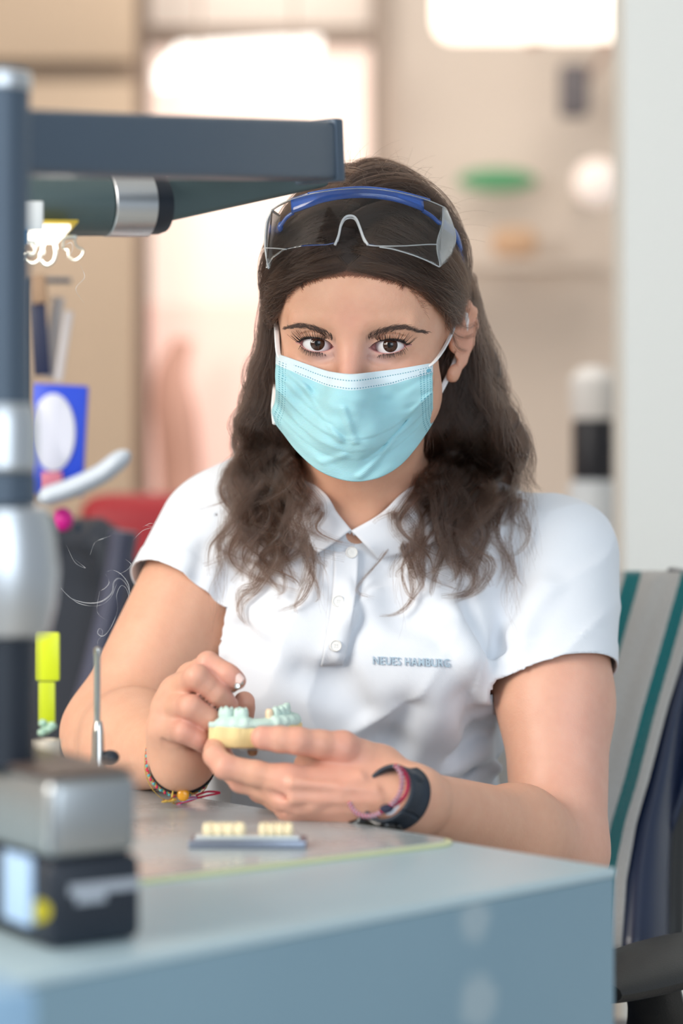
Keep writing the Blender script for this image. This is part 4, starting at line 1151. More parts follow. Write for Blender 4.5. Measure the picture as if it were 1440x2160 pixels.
#==FILE 40
# ================================================================== the workbench
HZ = .80
Cc = np.array([.1767, 1.5539]); dA = np.array([-.690, .7238]); dA /= np.linalg.norm(dA)   # user edge, runs away to the left
dB = np.array([-dA[1], dA[0]]); 
if dB[1] > 0: dB = -dB
def D(a, b, z=HZ): 
    p = Cc+dA*a+dB*b; return np.array([p[0], p[1], z])
AX = [np.array([dA[0], dA[1], 0]), np.array([dB[0], dB[1], 0]), np.array([0, 0, 1.])]
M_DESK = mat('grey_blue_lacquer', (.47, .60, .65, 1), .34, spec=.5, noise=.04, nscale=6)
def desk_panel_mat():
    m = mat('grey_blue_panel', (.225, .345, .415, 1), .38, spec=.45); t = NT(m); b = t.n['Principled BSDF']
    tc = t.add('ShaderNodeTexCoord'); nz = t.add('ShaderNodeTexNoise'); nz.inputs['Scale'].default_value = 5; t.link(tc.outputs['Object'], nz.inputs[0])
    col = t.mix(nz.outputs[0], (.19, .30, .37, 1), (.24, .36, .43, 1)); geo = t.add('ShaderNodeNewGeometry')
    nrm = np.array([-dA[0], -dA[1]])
    for (u, v, rr_) in ((1003, 1942, .019), (1010, 2112, .023)):       # two soft pale reflections painted into the panel colour
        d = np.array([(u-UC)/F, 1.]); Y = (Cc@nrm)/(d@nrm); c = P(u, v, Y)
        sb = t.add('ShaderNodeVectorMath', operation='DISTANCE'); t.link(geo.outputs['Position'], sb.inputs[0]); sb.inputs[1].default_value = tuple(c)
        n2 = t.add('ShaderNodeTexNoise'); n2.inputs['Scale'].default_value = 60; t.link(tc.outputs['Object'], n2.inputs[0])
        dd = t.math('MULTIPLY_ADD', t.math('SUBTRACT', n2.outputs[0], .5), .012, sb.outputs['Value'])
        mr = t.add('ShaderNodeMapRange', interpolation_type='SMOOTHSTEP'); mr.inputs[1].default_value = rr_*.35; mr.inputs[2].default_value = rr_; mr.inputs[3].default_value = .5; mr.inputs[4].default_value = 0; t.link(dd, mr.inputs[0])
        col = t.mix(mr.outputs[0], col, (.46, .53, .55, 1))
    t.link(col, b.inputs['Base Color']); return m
desk = empty('workbench', D(0, 0, 0), 'pale grey-blue laboratory workbench the person leans on', 'workbench')
bm = bmesh.new(); bm_box(bm, D(.70, .45, HZ-.003), (1.4, .9, .006), AX, .0015); from_bm('bench_top', bm, M_DESK, desk)
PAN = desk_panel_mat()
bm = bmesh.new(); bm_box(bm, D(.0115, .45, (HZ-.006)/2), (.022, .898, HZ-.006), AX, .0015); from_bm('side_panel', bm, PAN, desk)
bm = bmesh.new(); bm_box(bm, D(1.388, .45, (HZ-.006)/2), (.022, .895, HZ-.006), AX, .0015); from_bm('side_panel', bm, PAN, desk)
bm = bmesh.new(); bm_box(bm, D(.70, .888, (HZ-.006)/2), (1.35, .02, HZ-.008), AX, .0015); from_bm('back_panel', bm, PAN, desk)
# working mat: thin scratched steel sheet in a yellow-green plastic edge
def mat_px(u, v): 
    Y = (CZ-HZ)*F/(v-VH); p = P(u, v, Y)[:2]-Cc; return p@dA, p@dB
M_STEEL = mat('scratched_steel', (.50, .52, .52, 1), .22, .35, bump=.25, bscale=60)
def steel_mat():
    t = NT(M_STEEL); b = t.n['Principled BSDF']; tc = t.add('ShaderNodeTexCoord')
    nz = t.add('ShaderNodeTexNoise'); nz.inputs['Scale'].default_value = 9; nz.inputs['Detail'].default_value = 6; t.link(tc.outputs['Object'], nz.inputs[0])
    mp = t.add('ShaderNodeMapping'); mp.inputs['Scale'].default_value = (3, 60, 1); mp.inputs['Rotation'].default_value = (0, 0, .5); t.link(tc.outputs['Object'], mp.inputs[0])
    n2 = t.add('ShaderNodeTexNoise'); n2.inputs['Scale'].default_value = 8; t.link(mp.outputs[0], n2.inputs[0])
    r = t.add('ShaderNodeMapRange'); r.inputs[1].default_value = .35; r.inputs[2].default_value = .65; r.inputs[3].default_value = .12; r.inputs[4].default_value = .42; t.link(nz.outputs[0], r.inputs[0]); t.link(r.outputs[0], b.inputs['Roughness'])
    t.link(t.mix(t.math('MULTIPLY', nz.outputs[0], n2.outputs[0]), (.58, .65, .68, 1), (.33, .37, .39, 1)), b.inputs['Base Color'])
steel_mat()
a1, b1 = mat_px(972, 1783)
wm = empty('work_mat', D(.3, .2, HZ), 'thin scratched steel work mat with yellow-green edge lying on the bench', 'work mat')
def rrect(a0, a1_, b0, b1_, r, n=8):
    out = []
    for (ca, cb, s) in ((a1_-r, b1_-r, 0), (a0+r, b1_-r, 1), (a0+r, b0+r, 2), (a1_-r, b0+r, 3)):
        for k in range(n+1):
            t_ = math.pi/2*(s+k/n); out.append((ca+r*math.cos(t_), cb+r*math.sin(t_)))
    return out
def plate(name, loop, z0, z1, m, parent):
    bm = bmesh.new(); lo = [bm.verts.new(V(D(a, b, z0))) for a, b in loop]; hi_ = [bm.verts.new(V(D(a, b, z1))) for a, b in loop]
    bm.faces.new(lo[::-1]); bm.faces.new(hi_); n = len(loop)
    for k in range(n): bm.faces.new((lo[k], lo[(k+1) % n], hi_[(k+1) % n], hi_[k]))
    bmesh.ops.recalc_face_normals(bm, faces=bm.faces[:])
    return from_bm(name, bm, m, parent, smooth=False)
def rpoly(pts, r, n=8):
    out = []; N = len(pts)
    for k in range(N):
        p0, p1, p2 = (np.array(pts[(k+q) % N], float) for q in (-1, 0, 1))
        a = (p0-p1)/np.linalg.norm(p0-p1); b = (p2-p1)/np.linalg.norm(p2-p1); ang = math.acos(a@b)/2; d = r/math.tan(ang); c = p1+(a+b)/np.linalg.norm(a+b)*r/math.sin(ang)
        s_, e_ = p1+a*d, p1+b*d
        for t in np.linspace(0, 1, n+1):
            q = s_*(1-t)+e_*t-c; out.append(tuple(c+q/np.linalg.norm(q)*r))
    return out
def offs(pts, o):
    c = np.mean(pts, 0); return [tuple(np.array(p)+(c-np.array(p))/np.abs(c-np.array(p)).max()*o) for p in pts]
pa, pb = mat_px(982, 1782), mat_px(150, 1886)
MP = [pa, pb, (.92, .33), (.92, .004)]
plate('mat_edge', rpoly(MP, .018), HZ+.0002, HZ+.0022, mat('yellow_green_plastic', (.66, .70, .42, 1), .35), wm)
plate('mat_sheet', rpoly(offs(MP, .007), .014), HZ+.0020, HZ+.0030, M_STEEL, wm)
#==FILE 50
# ================================================================== safety goggles pushed up on the hair
def clear_mat(name, tint, rough=.02):
    m = mat(name, tint, rough, spec=.5); b = m.node_tree.nodes['Principled BSDF']
    b.inputs['Transmission Weight'].default_value = 1.; b.inputs['IOR'].default_value = 1.12
    return m
M_LENS = clear_mat('clear_lens', (.97, .98, .98, 1)); M_CLEAR = clear_mat('clear_rim', (.92, .95, .97, 1), .05); M_CLEAR.node_tree.nodes['Principled BSDF'].inputs['IOR'].default_value = 1.4; M_CLEAR.node_tree.nodes['Principled BSDF'].inputs['Transmission Weight'].default_value = .55; M_LENS.node_tree.nodes['Principled BSDF'].inputs['IOR'].default_value = 1.22
M_SHLD = mat('clear_shield', (.93, .95, .95, 1), .12, spec=.7); M_SHLD.node_tree.nodes['Principled BSDF'].inputs['Transmission Weight'].default_value = .82; M_SHLD.node_tree.nodes['Principled BSDF'].inputs['IOR'].default_value = 1.3
M_BLUE = mat('blue_plastic', (.03, .12, .50, 1), .15, spec=.6); M_BLUE.node_tree.nodes['Principled BSDF'].inputs['Transmission Weight'].default_value = .35
gog = empty('safety_goggles', P(755, 480, 1.87), 'clear safety goggles with blue brow bar pushed up on the dark hair', 'goggles')
def gY(u, v):
    """depth of the goggle front: bowed sideways, leaning back towards the top"""
    return 1.834+.034*abs((u-752)/182)**2.2+.034*np.clip((560-v)/160, 0, 1.2)**1.1
def gp(u, v, dy=0.): return P(u, v, gY(u, v)+dy)
top = [(574, 443), (594, 430), (618, 420), (650, 411), (684, 404.5), (724, 399.5), (764, 398), (804, 401), (843, 407), (880, 416), (910, 426), (933, 436)]
botm = [(562, 566), (575, 545), (600, 527), (640, 519), (690, 517), (712, 512), (716, 492), (720, 470), (728, 458), (738, 454), (749, 458), (757, 474), (765, 497), (775, 516), (800, 521), (830, 527), (870, 538), (900, 550), (924, 562)]
tc_ = spline(top, 70); bc_ = np.stack([np.interp(np.linspace(0, 1, 70), np.linspace(0, 1, len(botm)), [p[k] for p in botm]) for k in (0, 1)], 1)
# pair top and bottom points by their sideways position
ux = np.linspace(0, 1, 70)
Gl = np.zeros((26, 70, 3))
bx = np.array(botm, float)
for i in range(70):
    b_ = bc_[i]; t_ = tc_[np.argmin(np.abs((tc_[:, 0]-574)/(933-574)-(b_[0]-562)/(924-562)))]
    for j in range(26):
        f = j/25; q = t_*(1-f)+b_*f; Gl[j, i] = gp(*q)
grid_mesh('lens', Gl, M_LENS, gog, thick=.0010)
def rod(name, pts, r, m, parent, n=8, up=(0, 0, 1), **kw):
    bm = bmesh.new(); bm_tube(bm, pts, r, n, True, up, **kw); return from_bm(name, bm, m, parent, angle=None)
rod('lens_rim', [gp(u, v, -.0004) for u, v in spline(top, 60)], .0006, M_CLEAR, gog)
nose = spline([(706, 517), (714, 497), (719, 474), (727, 459), (738, 455), (749, 459), (757, 475), (766, 500), (776, 517)], 40)
rod('nose_bridge', [gp(u, v, -.0010) for u, v in nose], .0010, M_CLEAR, gog)
rod('nose_bridge', [gp(u, v+5, .0015) for u, v in nose[3:-3]], .0006, M_CLEAR, gog)
rod('lens_rim', [gp(u, v, -.0004) for u, v in spline([(776, 517), (800, 519), (850, 519), (900, 516), (921, 516)], 30)], .0005, M_CLEAR, gog)
rod('lens_rim', [gp(u, v, -.0002) for u, v in spline([(800, 521), (830, 526), (870, 538), (900, 550), (926, 563)], 30)], .0005, M_CLEAR, gog)
rod('lens_rim', [gp(u, v, -.0004) for u, v in spline([(560, 523), (580, 524), (604, 526)], 12)], .0005, M_CLEAR, gog)
# brow bar: a blue band under the top edge, broad in the middle
bt = spline([(617, 424), (650, 414), (684, 408), (724, 402), (764, 400), (804, 403), (843, 410), (888, 422)], 50)
bb = spline([(619, 451), (650, 440), (684, 426), (724, 418), (764, 416), (804, 419), (843, 428), (890, 447)], 50)
Gb = np.zeros((6, 50, 3))
for j in range(6):
    for i in range(50):
        f = j/5; q = bt[i]*(1-f)+bb[i]*f; Gb[j, i] = gp(q[0], q[1], .0045-.002*math.sin(f*math.pi))
grid_mesh('brow_bar', Gb, M_BLUE, gog, thick=.0030)
rod('brow_bar', [gp(u, v-1, .0012) for u, v in spline([(650, 411), (684, 405), (724, 400), (764, 398), (804, 401), (850, 409), (905, 424)], 40)], .0017, M_BLUE, gog)
rod('brow_bar', [gp(u, v, .006) for u, v in spline([(890, 444), (910, 457), (928, 474)], 14)], .0017, M_BLUE, gog)
rod('brow_bar', [gp(u, v, .006) for u, v in spline([(619, 449), (604, 460), (592, 478)], 14)], .0015, M_BLUE, gog)
# side shields
def shield(front, back, nme='side_shield'):
    a = spline(front, 16); b = spline(back, 16); G = np.zeros((16, 10, 3))
    for j in range(16):
        p0 = gp(*a[j]); p1 = P(b[j][0], b[j][1], b[j][2])
        for i in range(10): f = i/9; G[j, i] = p0*(1-f)+p1*f+np.array([0, -.0015*math.sin(f*math.pi), 0])
    grid_mesh(nme, G, M_SHLD, gog, thick=.0012)
    for k in (0, 9): rod('shield_rim', [G[j, k] for j in range(16)], .0008, M_CLEAR, gog)
    for k in (0, 15): rod('shield_rim', [G[k, j] for j in range(10)], .0006, M_CLEAR, gog)
shield([(933, 436), (931, 475), (921, 516), (927, 562)], [(940, 442, 1.905), (953, 475, 1.905), (959, 505, 1.905), (948, 545, 1.905), ])
shield([(574, 443), (562, 470), (559, 520), (566, 566)], [(590, 455, 1.93), (584, 480, 1.93), (578, 510, 1.93), (575, 545, 1.93)])
# temple arms
rod('temple_arm', spline([gp(931, 470, .006), P(958, 492, 1.915), P(970, 525, 1.935), P(977, 565, 1.955), P(976, 592, 1.985)], 24), .0022, M_BLUE, gog, sx=1., sy=1.8)
rod('temple_arm', spline([gp(592, 478, .006), P(585, 492, 1.93), P(574, 520, 1.95), P(570, 560, 1.985)], 24), .0022, M_BLUE, gog, sx=1., sy=1.8)

# ================================================================== fitness watch
wax = WL-EL; wax /= np.linalg.norm(wax)
def wr_frame(f):
    c = EL+(WL-EL)*f; n = np.array([0, -1, -.2]); n = n-wax*(n@wax); n /= np.linalg.norm(n); s_ = np.cross(wax, n); return c, n, s_   # n faces the camera, s_ runs round
wt = empty('fitness_watch', WL, 'dark blue-black fitness watch on the left wrist beside a braided bracelet', 'watch')
M_RUBBER = mat('navy_rubber', (.018, .028, .045, 1), .5, bump=.2, bscale=900); M_GLASSB = mat('black_glass', (.006, .006, .007, 1), .06, spec=.7)
def out_of(prims, p, dirn, h):
    """move p along dirn until it stands h above the skin"""
    for _ in range(40):
        d = sdf(prims, p[None])[0]
        if d >= h: break
        p = p+dirn*max(h-d, .0002)
    return p
WRP = arm_prims()[-1:]+[Cone(WL, P(616, 1690, 1.735), .0185, .012, .014)]
WRPR = [arm_prims()[2], Cone(P(368, 1552, 1.795), P(383, 1594, 1.800), .0175, .0190, .012), Cone(P(430, 1575, 1.82), P(402, 1598, 1.812), .013, .017, .012)]
def band(name, f0, f1, rn, rs, th, m, parent, arc=(0, 360), n=56):
    """flat strap round the wrist between two stations"""
    (c0, nn, ss), (c1, _, _) = wr_frame(f0), wr_frame(f1); full = arc[1]-arc[0] >= 360
    G = np.zeros((7, n+1, 3))
    for j in range(7):
        f = j/6; c = c0*(1-f)+c1*f; b = .0006*math.sin(f*math.pi)
        for i in range(n+1):
            a = math.radians(arc[0]+(arc[1]-arc[0])*i/n)
            dr = nn*math.cos(a)*rn+ss*math.sin(a)*rs; G[j, i] = out_of(WRP, c+dr*.8, dr/np.linalg.norm(dr), .0016+b)
    return grid_mesh(name, G, m, parent, thick=th, offset=0)
band('strap', 1.055, 1.145, .0222, .0262, .0024, M_RUBBER, wt)
(c0, nn, ss) = wr_frame(1.10)
# the display capsule sits on the underside, towards the bench
def on_wrist(f, a, h=0.):
    c, n_, s_ = wr_frame(f); a = math.radians(a); dr = n_*math.cos(a)*.0222+s_*math.sin(a)*.0262; return out_of(WRP, c+dr*.8, dr/np.linalg.norm(dr), .0012+h)
sgn = 1 if on_wrist(1.10, 60)[2] < on_wrist(1.10, -60)[2] else -1
Gd = np.zeros((13, 25, 3))
for j in range(13):
    for i in range(25):
        q = i/24*2-1; w_ = math.sqrt(max(1-abs(q)**3.2, 0)); f = 1.10+.045*(j/12*2-1)*w_
        Gd[j, i] = on_wrist(f, sgn*(72+q*38), .0035-.0012*abs(j/6-1)**3-.0012*abs(q)**4)
grid_mesh('display', Gd, M_GLASSB, wt, thick=.005)
bm = bmesh.new(); c = on_wrist(1.10, -sgn*78, .003); bm_sphere(bm, c, .0075, sc=(1.2, .5, .45), axes=[wax, wr_frame(1.10)[1], wr_frame(1.10)[2]]); from_bm('buckle', bm, M_RUBBER, wt)
bm = bmesh.new(); c = on_wrist(1.14, sgn*55, .0042); bm_sphere(bm, c, .0011, sc=(1, 1, 1)); from_bm('indicator_light', bm, emis('status_light', '#4aa8ff', .6), wt)

# ================================================================== friendship bracelets
def braid(name, path, r, cols, parent, turns=34, strands=3, n=5, tw=1.0):
    path = np.array(path); N = len(path); T = nrmz(np.gradient(path, axis=0)); A = nrmz(np.cross(T, [.3, .2, 1.])); B_ = np.cross(T, A); s_ = np.linspace(0, 1, N)
    for k in range(strands):
        ph = 2*math.pi*k/strands+s_*turns*2*math.pi
        p = path+A*(np.cos(ph)*r*.62)[:, None]+B_*(np.sin(ph)*r*.62)[:, None]
        bm = bmesh.new(); bm_tube(bm, p, r*.55, n, True); from_bm(name, bm, cols[k % len(cols)], parent, angle=None)
TH = lambda nme, c: mat(nme, c, .75, bump=.3, bscale=2500)
T_RED = TH('red_thread', (.60, .02, .08, 1)); T_WHT = TH('white_thread', (.50, .53, .60, 1)); T_NAVY = TH('navy_thread', (.02, .02, .05, 1)); T_TEAL = TH('teal_thread', (.10, .45, .48, 1)); T_GOLD = mat('gold_chain', (.70, .48, .12, 1), .28, 1.); T_BLK = TH('black_thread', (.01, .01, .012, 1)); T_YEL = TH('yellow_thread', (.65, .55, .15, 1)); T_PUR = TH('purple_thread', (.30, .20, .45, 1))
b1 = empty('braided_bracelet', WL, 'red, white and navy braided thread bracelet beside the watch', 'bracelet')
def wring(pts_fa, h=.0012, n=220):
    q = spline(pts_fa, n)+[.15, 0]; return [on_wrist(f, a, h) for f, a in q]
pth = wring([(1.045, -sgn*100), (1.05, -sgn*60), (1.055, -sgn*25), (1.07, sgn*5), (1.075, sgn*40), (1.08, sgn*75), (1.08, sgn*110)], .0005)
braid('braid_strand', pth, .0016, [T_WHT, T_NAVY, T_RED], b1, 26)
pth = wring([(1.02, -sgn*100), (1.015, -sgn*60), (1.025, -sgn*25), (1.06, sgn*2), (1.075, sgn*10)], .0006)
braid('braid_strand', pth, .0013, [T_RED, T_RED, T_NAVY], b1, 20)
bm = bmesh.new(); bm_sphere(bm, on_wrist(1.218, sgn*8, .002), .0042, sc=(1.2, .9, .8)); from_bm('knot', bm, T_NAVY, b1)
bm = bmesh.new(); p0 = on_wrist(1.215, sgn*14, .003); bm_tube(bm, spline([p0, p0+[.004, -.002, -.001], p0+[.008, -.001, .002], p0+[.010, 0, .004]], 10), [.0016, .002, .0018, .0015, .0014, .0012, .001, .0009, .0008, .0006], 7); from_bm('tassel', bm, T_WHT, b1)

# her other wrist: a black cord, a beaded braid and a fine gold chain with charms
rax = WR-ER; rax /= np.linalg.norm(rax)
def rw(f, a, r):   # f metres beyond the wrist point along the forearm, a degrees from straight down
    c = WR-rax*f; dn = np.array([0, 0, -1.]); dn = dn-rax*(dn@rax); dn /= np.linalg.norm(dn); sd = np.cross(dn, rax); sd *= np.sign(sd[0]); a = math.radians(a)
    dr = dn*math.cos(a)+sd*math.sin(a); return out_of(WRPR, c+dr*min(r, .017), dr, .0010+max(0, r-.0215))
def rloop(f, r, sag, a0=-175, a1=175, n=160, tilt=0.):
    return [rw(f+tilt*math.sin(math.radians(a)), a, r+sag*max(0, math.cos(math.radians(a)))) for a in np.linspace(a0, a1, n)]
cord = empty('cord_bracelet', WR, 'plain black cord bracelet, uppermost on the right wrist', 'bracelet')
bm = bmesh.new(); bm_tube(bm, rloop(-.002, .0215, .002), .0013, 8, closed=False); from_bm('cord', bm, T_BLK, cord)
b2 = empty('beaded_bracelet', WR, 'multicoloured beaded thread bracelet with a red and purple tassel', 'bracelet')
pl = rloop(.004, .0222, .0035, n=260)
braid('braid_strand', pl, .0013, [T_YEL, T_TEAL, T_RED], b2, 40)
for k in range(40, 220, 6):
    bm = bmesh.new(); bm_sphere(bm, np.array(pl[k])+[0, -.0008, -.0006], .0012, seg=8, rings=6); from_bm('bead', bm, T_TEAL if (k//6) % 2 else T_RED, b2)
p0 = np.array(rw(.004, 8, .0265))
for k, m in enumerate((T_RED, T_PUR, T_WHT, T_RED, T_PUR)):
    o_ = (k-2)*.0007; s_ = spline([p0+[.012+o_, -.001, -.001], p0+[.004, -.002, -.002+o_], p0+[-.004+o_, -.001, -.006], p0+[-.007, -.001, -.012], p0+[-.0072+o_, -.001, -.019]], 20)
    bm = bmesh.new(); bm_tube(bm, s_, .0006, 6); from_bm('tassel', bm, m, b2, angle=None)
s_ = spline([p0+[.010, -.002, -.001], p0+[.018, -.003, .001], p0+[.027, -.003, .003], p0+[.018, -.004, .004], p0+[.009, -.003, .001]], 30)
bm = bmesh.new(); bm_tube(bm, s_, .0008, 6); from_bm('tassel', bm, T_RED, b2, angle=None)
b3 = empty('charm_bracelet', WR, 'fine gold chain bracelet with a round amber charm and small pendants', 'bracelet')
def chain_links(pts, parent, step=.0019, r=.0009, name='chain'):
    pts = np.array(pts); L = np.r_[0, np.cumsum(np.linalg.norm(np.diff(pts, axis=0), axis=1))]; bm = bmesh.new()
    for k, s0 in enumerate(np.arange(0, L[-1], step)):
        p = np.array([np.interp(s0, L, pts[:, a]) for a in range(3)]); q = np.array([np.interp(min(s0+step, L[-1]), L, pts[:, a]) for a in range(3)]); d = (q-p)/(np.linalg.norm(q-p)+1e-9)
        a, b, _ = frame(d, (0, 0, 1) if k % 2 else (1, .3, 0)); ring_ = [p+(d*math.cos(t)*r*1.25+a*math.sin(t)*r*.75) for t in np.linspace(0, 2*math.pi, 8, endpoint=False)]
        bm_tube(bm, ring_, r*.28, 4, False, closed=True)
    return from_bm(name, bm, T_GOLD, parent, angle=None)
pl = [rw(.007+.002*math.sin(math.radians(a)*3), a, .0225+.009*max(0, math.cos(math.radians(a)))**1.5) for a in np.linspace(-120, 120, 120)]
chain_links(pl, b3)
low = np.array(rw(.008, -4, .0325)); amb = P(386, 1677, 1.795)
chain_links(spline([np.array(rw(.006, 35, .026)), (np.array(rw(.006, 35, .026))+amb)/2+[.001, 0, -.001], amb+[.0022, 0, .004]], 20), b3)
chain_links(spline([low, P(362, 1676, 1.795), P(376, 1680, 1.795), amb+[-.004, 0, 0]], 20), b3)
bm = bmesh.new(); bm_sphere(bm, amb, .0047, sc=(1, .45, 1), seg=20, rings=12); from_bm('amber_charm', bm, mat('amber', (.80, .36, .02, 1), .2, spec=.6), b3)
bm = bmesh.new(); bm_tube(bm, [P(365, 1668, 1.792), P(363, 1682, 1.792), P(358, 1688, 1.79)], .0007, 6)
for (u, v) in ((346, 1691), (352, 1689), (358, 1690), (364, 1689), (368, 1686)): bm_sphere(bm, P(u, v, 1.79), .0016, sc=(1.4, .8, .6), seg=8, rings=6)
bm_tube(bm, [P(348, 1692, 1.79), P(372, 1688, 1.79)], .0006, 6); from_bm('pendant', bm, T_GOLD, b3)

# ================================================================== dental model, tool and the crowns on the bench
M_GYP = mat('mint_plaster', (.58, .74, .67, 1), .6, bump=.3, bscale=500, noise=.05, nscale=80); M_BASE = mat('yellow_plaster', (.86, .68, .33, 1), .55, bump=.2, bscale=300, noise=.06, nscale=60)
M_CLR = mat('clear_tray', (.75, .82, .80, 1), .15); M_CLR.node_tree.nodes['Principled BSDF'].inputs['Transmission Weight'].default_value = .5
M_PIN = mat('brown_pin', (.35, .20, .10, 1), .5); M_IVORY = mat('ivory_ceramic', (.85, .66, .46, 1), .3)
MC = P(530, 1530, 1.760)
dm = empty('dental_model', MC, 'mint and yellow plaster dental model held between both hands', 'dental model')
# the arch: its near leg runs along the picture, the front teeth lie at the right
def arch(t):   # t 0..1 along the arch, metres from MC, plan view (x right, y away)
    pts = [(-.0265, -.004), (-.016, -.008), (-.004, -.0095), (.008, -.007), (.018, -.001), (.0245, .008), (.0255, .019)]
    return spline(pts, 101)[int(round(t*100))]
def arch_frame(t):
    a, b = arch(max(0, t-.02)), arch(min(1, t+.02)); d = (b-a)/np.linalg.norm(b-a); return arch(t), d, np.array([-d[1], d[0]])
def solid(name, prof_fn, m, parent, n=70, k=18):
    bm = bmesh.new(); rings = []
    for i in range(n):
        t = i/(n-1); p, d, nn_ = arch_frame(t); prof = prof_fn(t)
        rings.append([bm.verts.new(V(MC+np.array([p[0]+nn_[0]*x, p[1]+nn_[1]*x, z]))) for x, z in prof])
    K = len(rings[0])
    for i in range(n-1):
        for j in range(K): bm.faces.new((rings[i][j], rings[i][(j+1) % K], rings[i+1][(j+1) % K], rings[i+1][j]))
    bm.faces.new(rings[0][::-1]); bm.faces.new(rings[-1]); bmesh.ops.recalc_face_normals(bm, faces=bm.faces[:])
    return from_bm(name, bm, m, parent, angle=50)
def pbase(t):
    w = .0105; j = .0006*math.sin(t*40)+.0005*math.sin(t*17+1); z1 = .0005+.0008*math.sin(t*9+.5)
    return [(-w+.0015, -.0145), (-w, -.013), (-w-.0004+j, -.006), (-w+j, z1-.0006), (-w+.001, z1), (0, z1), (w-.001, z1), (w, z1-.0006), (w, -.013), (w-.0015, -.0145)]
solid('yellow_base', pbase, M_BASE, dm)
gap = lambda t: float(np.interp(t, [0, .34, .40, .56, .60, 1], [1, 1, 0, 0, 1, 1]))
def pgum(t):
    g_ = gap(t); h = .0050+.0022*g_; w = .0102-.0012*(1-g_); r = .0007*math.sin(t*70)*g_; end = min(1, t*9+.15)
    return [(-w, .0002), (-w-.0005, .0018), (-w+.0004+r, .0040), (-w*.78+r, h*end*.9), (-w*.4, h*end+.0006), (0, h*end+.0010), (w*.4, h*end+.0006), (w*.78, h*end*.9), (w, .0040), (w+.0003, .0018), (w, .0002)]
solid('mint_gum', pgum, M_GYP, dm)
def tooth(name, t, w, dpt, h, m, cusps, parent, z0=.0045, seed=0):
    """crown with a waist, swelling sides and cusps"""
    p, d, nn_ = arch_frame(t); g = random.Random(seed); bm = bmesh.new(); n = 20; rings = []
    for zf, sc_ in ((0, .80), (.18, .88), (.42, 1.), (.68, .98), (.86, .86), (1., .60), (1.02, .30)):
        ring_ = []
        for k in range(n):
            a = 2*math.pi*k/n; ca, sa = math.cos(a), math.sin(a); q = (abs(ca)**3.4+abs(sa)**3.4)**(-1/3.4)
            x, y = ca*q*w/2*sc_, sa*q*dpt/2*sc_
            cz = 0
            if zf > .8 and cusps > 1: cz = (.22*abs(math.sin(a*cusps/2+.785))-.10)*h*(1 if zf < 1.01 else .2)-(.28*h if zf > 1.01 else 0)
            ring_.append(bm.verts.new(V(MC+np.array([p[0]+d[0]*x+nn_[0]*y, p[1]+d[1]*x+nn_[1]*y, z0+zf*h+cz]))))
        rings.append(ring_)
    for i in range(len(rings)-1):
        for k in range(n): bm.faces.new((rings[i][k], rings[i][(k+1) % n], rings[i+1][(k+1) % n], rings[i+1][k]))
    bm.faces.new(rings[0][::-1]); bm.faces.new(rings[-1]); return from_bm(name, bm, m, parent, angle=None)
for k, (t, w, dp, h, c) in enumerate(((.145, .0110, .0105, .0092, 4), (.290, .0108, .0100, .0088, 4), (.665, .0068, .0080, .0085, 2), (.745, .0066, .0080, .0088, 2), (.825, .0070, .0075, .0098, 1), (.90, .0064, .0065, .0100, 1), (.97, .0064, .006, .0100, 1))):
    tooth('plaster_tooth', t, w, dp, h, M_GYP, c, dm, seed=k)
tooth('ivory_stump', .580, .0052, .0060, .0080, M_IVORY, 1, dm)
p, d, n_ = arch_frame(.62)
bm = bmesh.new(); bm_box(bm, MC+np.array([.007, -.002, -.0160]), (.030, .016, .0026), None, .0008); from_bm('clear_tray', bm, M_CLR, dm)
bm = bmesh.new(); bm_lathe(bm, [(.0036, .002), (.0040, 0), (.0030, -.0025), (.0012, -.0032)], MC+np.array([.001, -.005, -.0185]), (0, 0, 1), 18); from_bm('brown_pin', bm, M_PIN, dm)
tool = empty('modelling_tool', P(494, 1457, 1.775), 'small steel modelling tool pinched between index finger and thumb', 'dental tool')
M_CHR = mat('chrome', (.62, .60, .56, 1), .18, 1.)
tA, tB = P(500, 1447, 1.766), P(478, 1463, 1.86); td = (tB-tA)/np.linalg.norm(tB-tA)
bm = bmesh.new(); bm_lathe(bm, [(.0001, -.001), (.0016, -.0008), (.0024, 0), (.0026, .002), (.0019, .0035), (.0019, .007), (.0027, .0085), (.0027, .05), (.0015, .06), (.0012, .09)], tA, td, 20); from_bm('handle', bm, M_CHR, tool)
bm = bmesh.new(); bm_sphere(bm, P(506, 1441, 1.768), .0021, sc=(1.3, .8, .8)); bm_tube(bm, [P(506, 1441, 1.768), P(498, 1452, 1.766)], .0012, 8); from_bm('tip', bm, M_CHR, tool)
nail(P(501, 1428, 1.7667), P(508, 1438, 1.767)-P(492, 1425, 1.768), (.15, -1, .35), .0100, .0085)

M_PLATE = mat('slate_grey_metal', (.24, .27, .34, 1), .3, .6)
def desk_pt(u, v, z=HZ): 
    Y = (CZ-z)*F/(v-VH); return P(u, v, Y)
cl = empty('crown_holder', desk_pt(525, 1795), 'flat grey metal holder carrying two rows of cream crowns on the bench', 'crown holder')
c = desk_pt(522, 1790, HZ+.003); axx = np.array([1, -.035, 0]); axx /= np.linalg.norm(axx); ayy = np.array([-axx[1], axx[0], 0])
hz0 = HZ+.0031
bm = bmesh.new(); bm_box(bm, np.array([c[0], c[1]+.010, hz0+.0028]), (.078, .026, .0055), [axx, ayy, [0, 0, 1.]], .0010); from_bm('holder_block', bm, M_PLATE, cl)
bm = bmesh.new(); bm_box(bm, np.array([c[0], c[1]+.010, hz0+.0066]), (.070, .018, .0022), [axx, ayy, [0, 0, 1.]], .0008); from_bm('holder_insert', bm, mat('pale_grey_metal', (.62, .68, .70, 1), .35, .4), cl)
M_CROWN = mat('cream_ceramic', (.88, .74, .48, 1), .35, noise=.05, nscale=200)
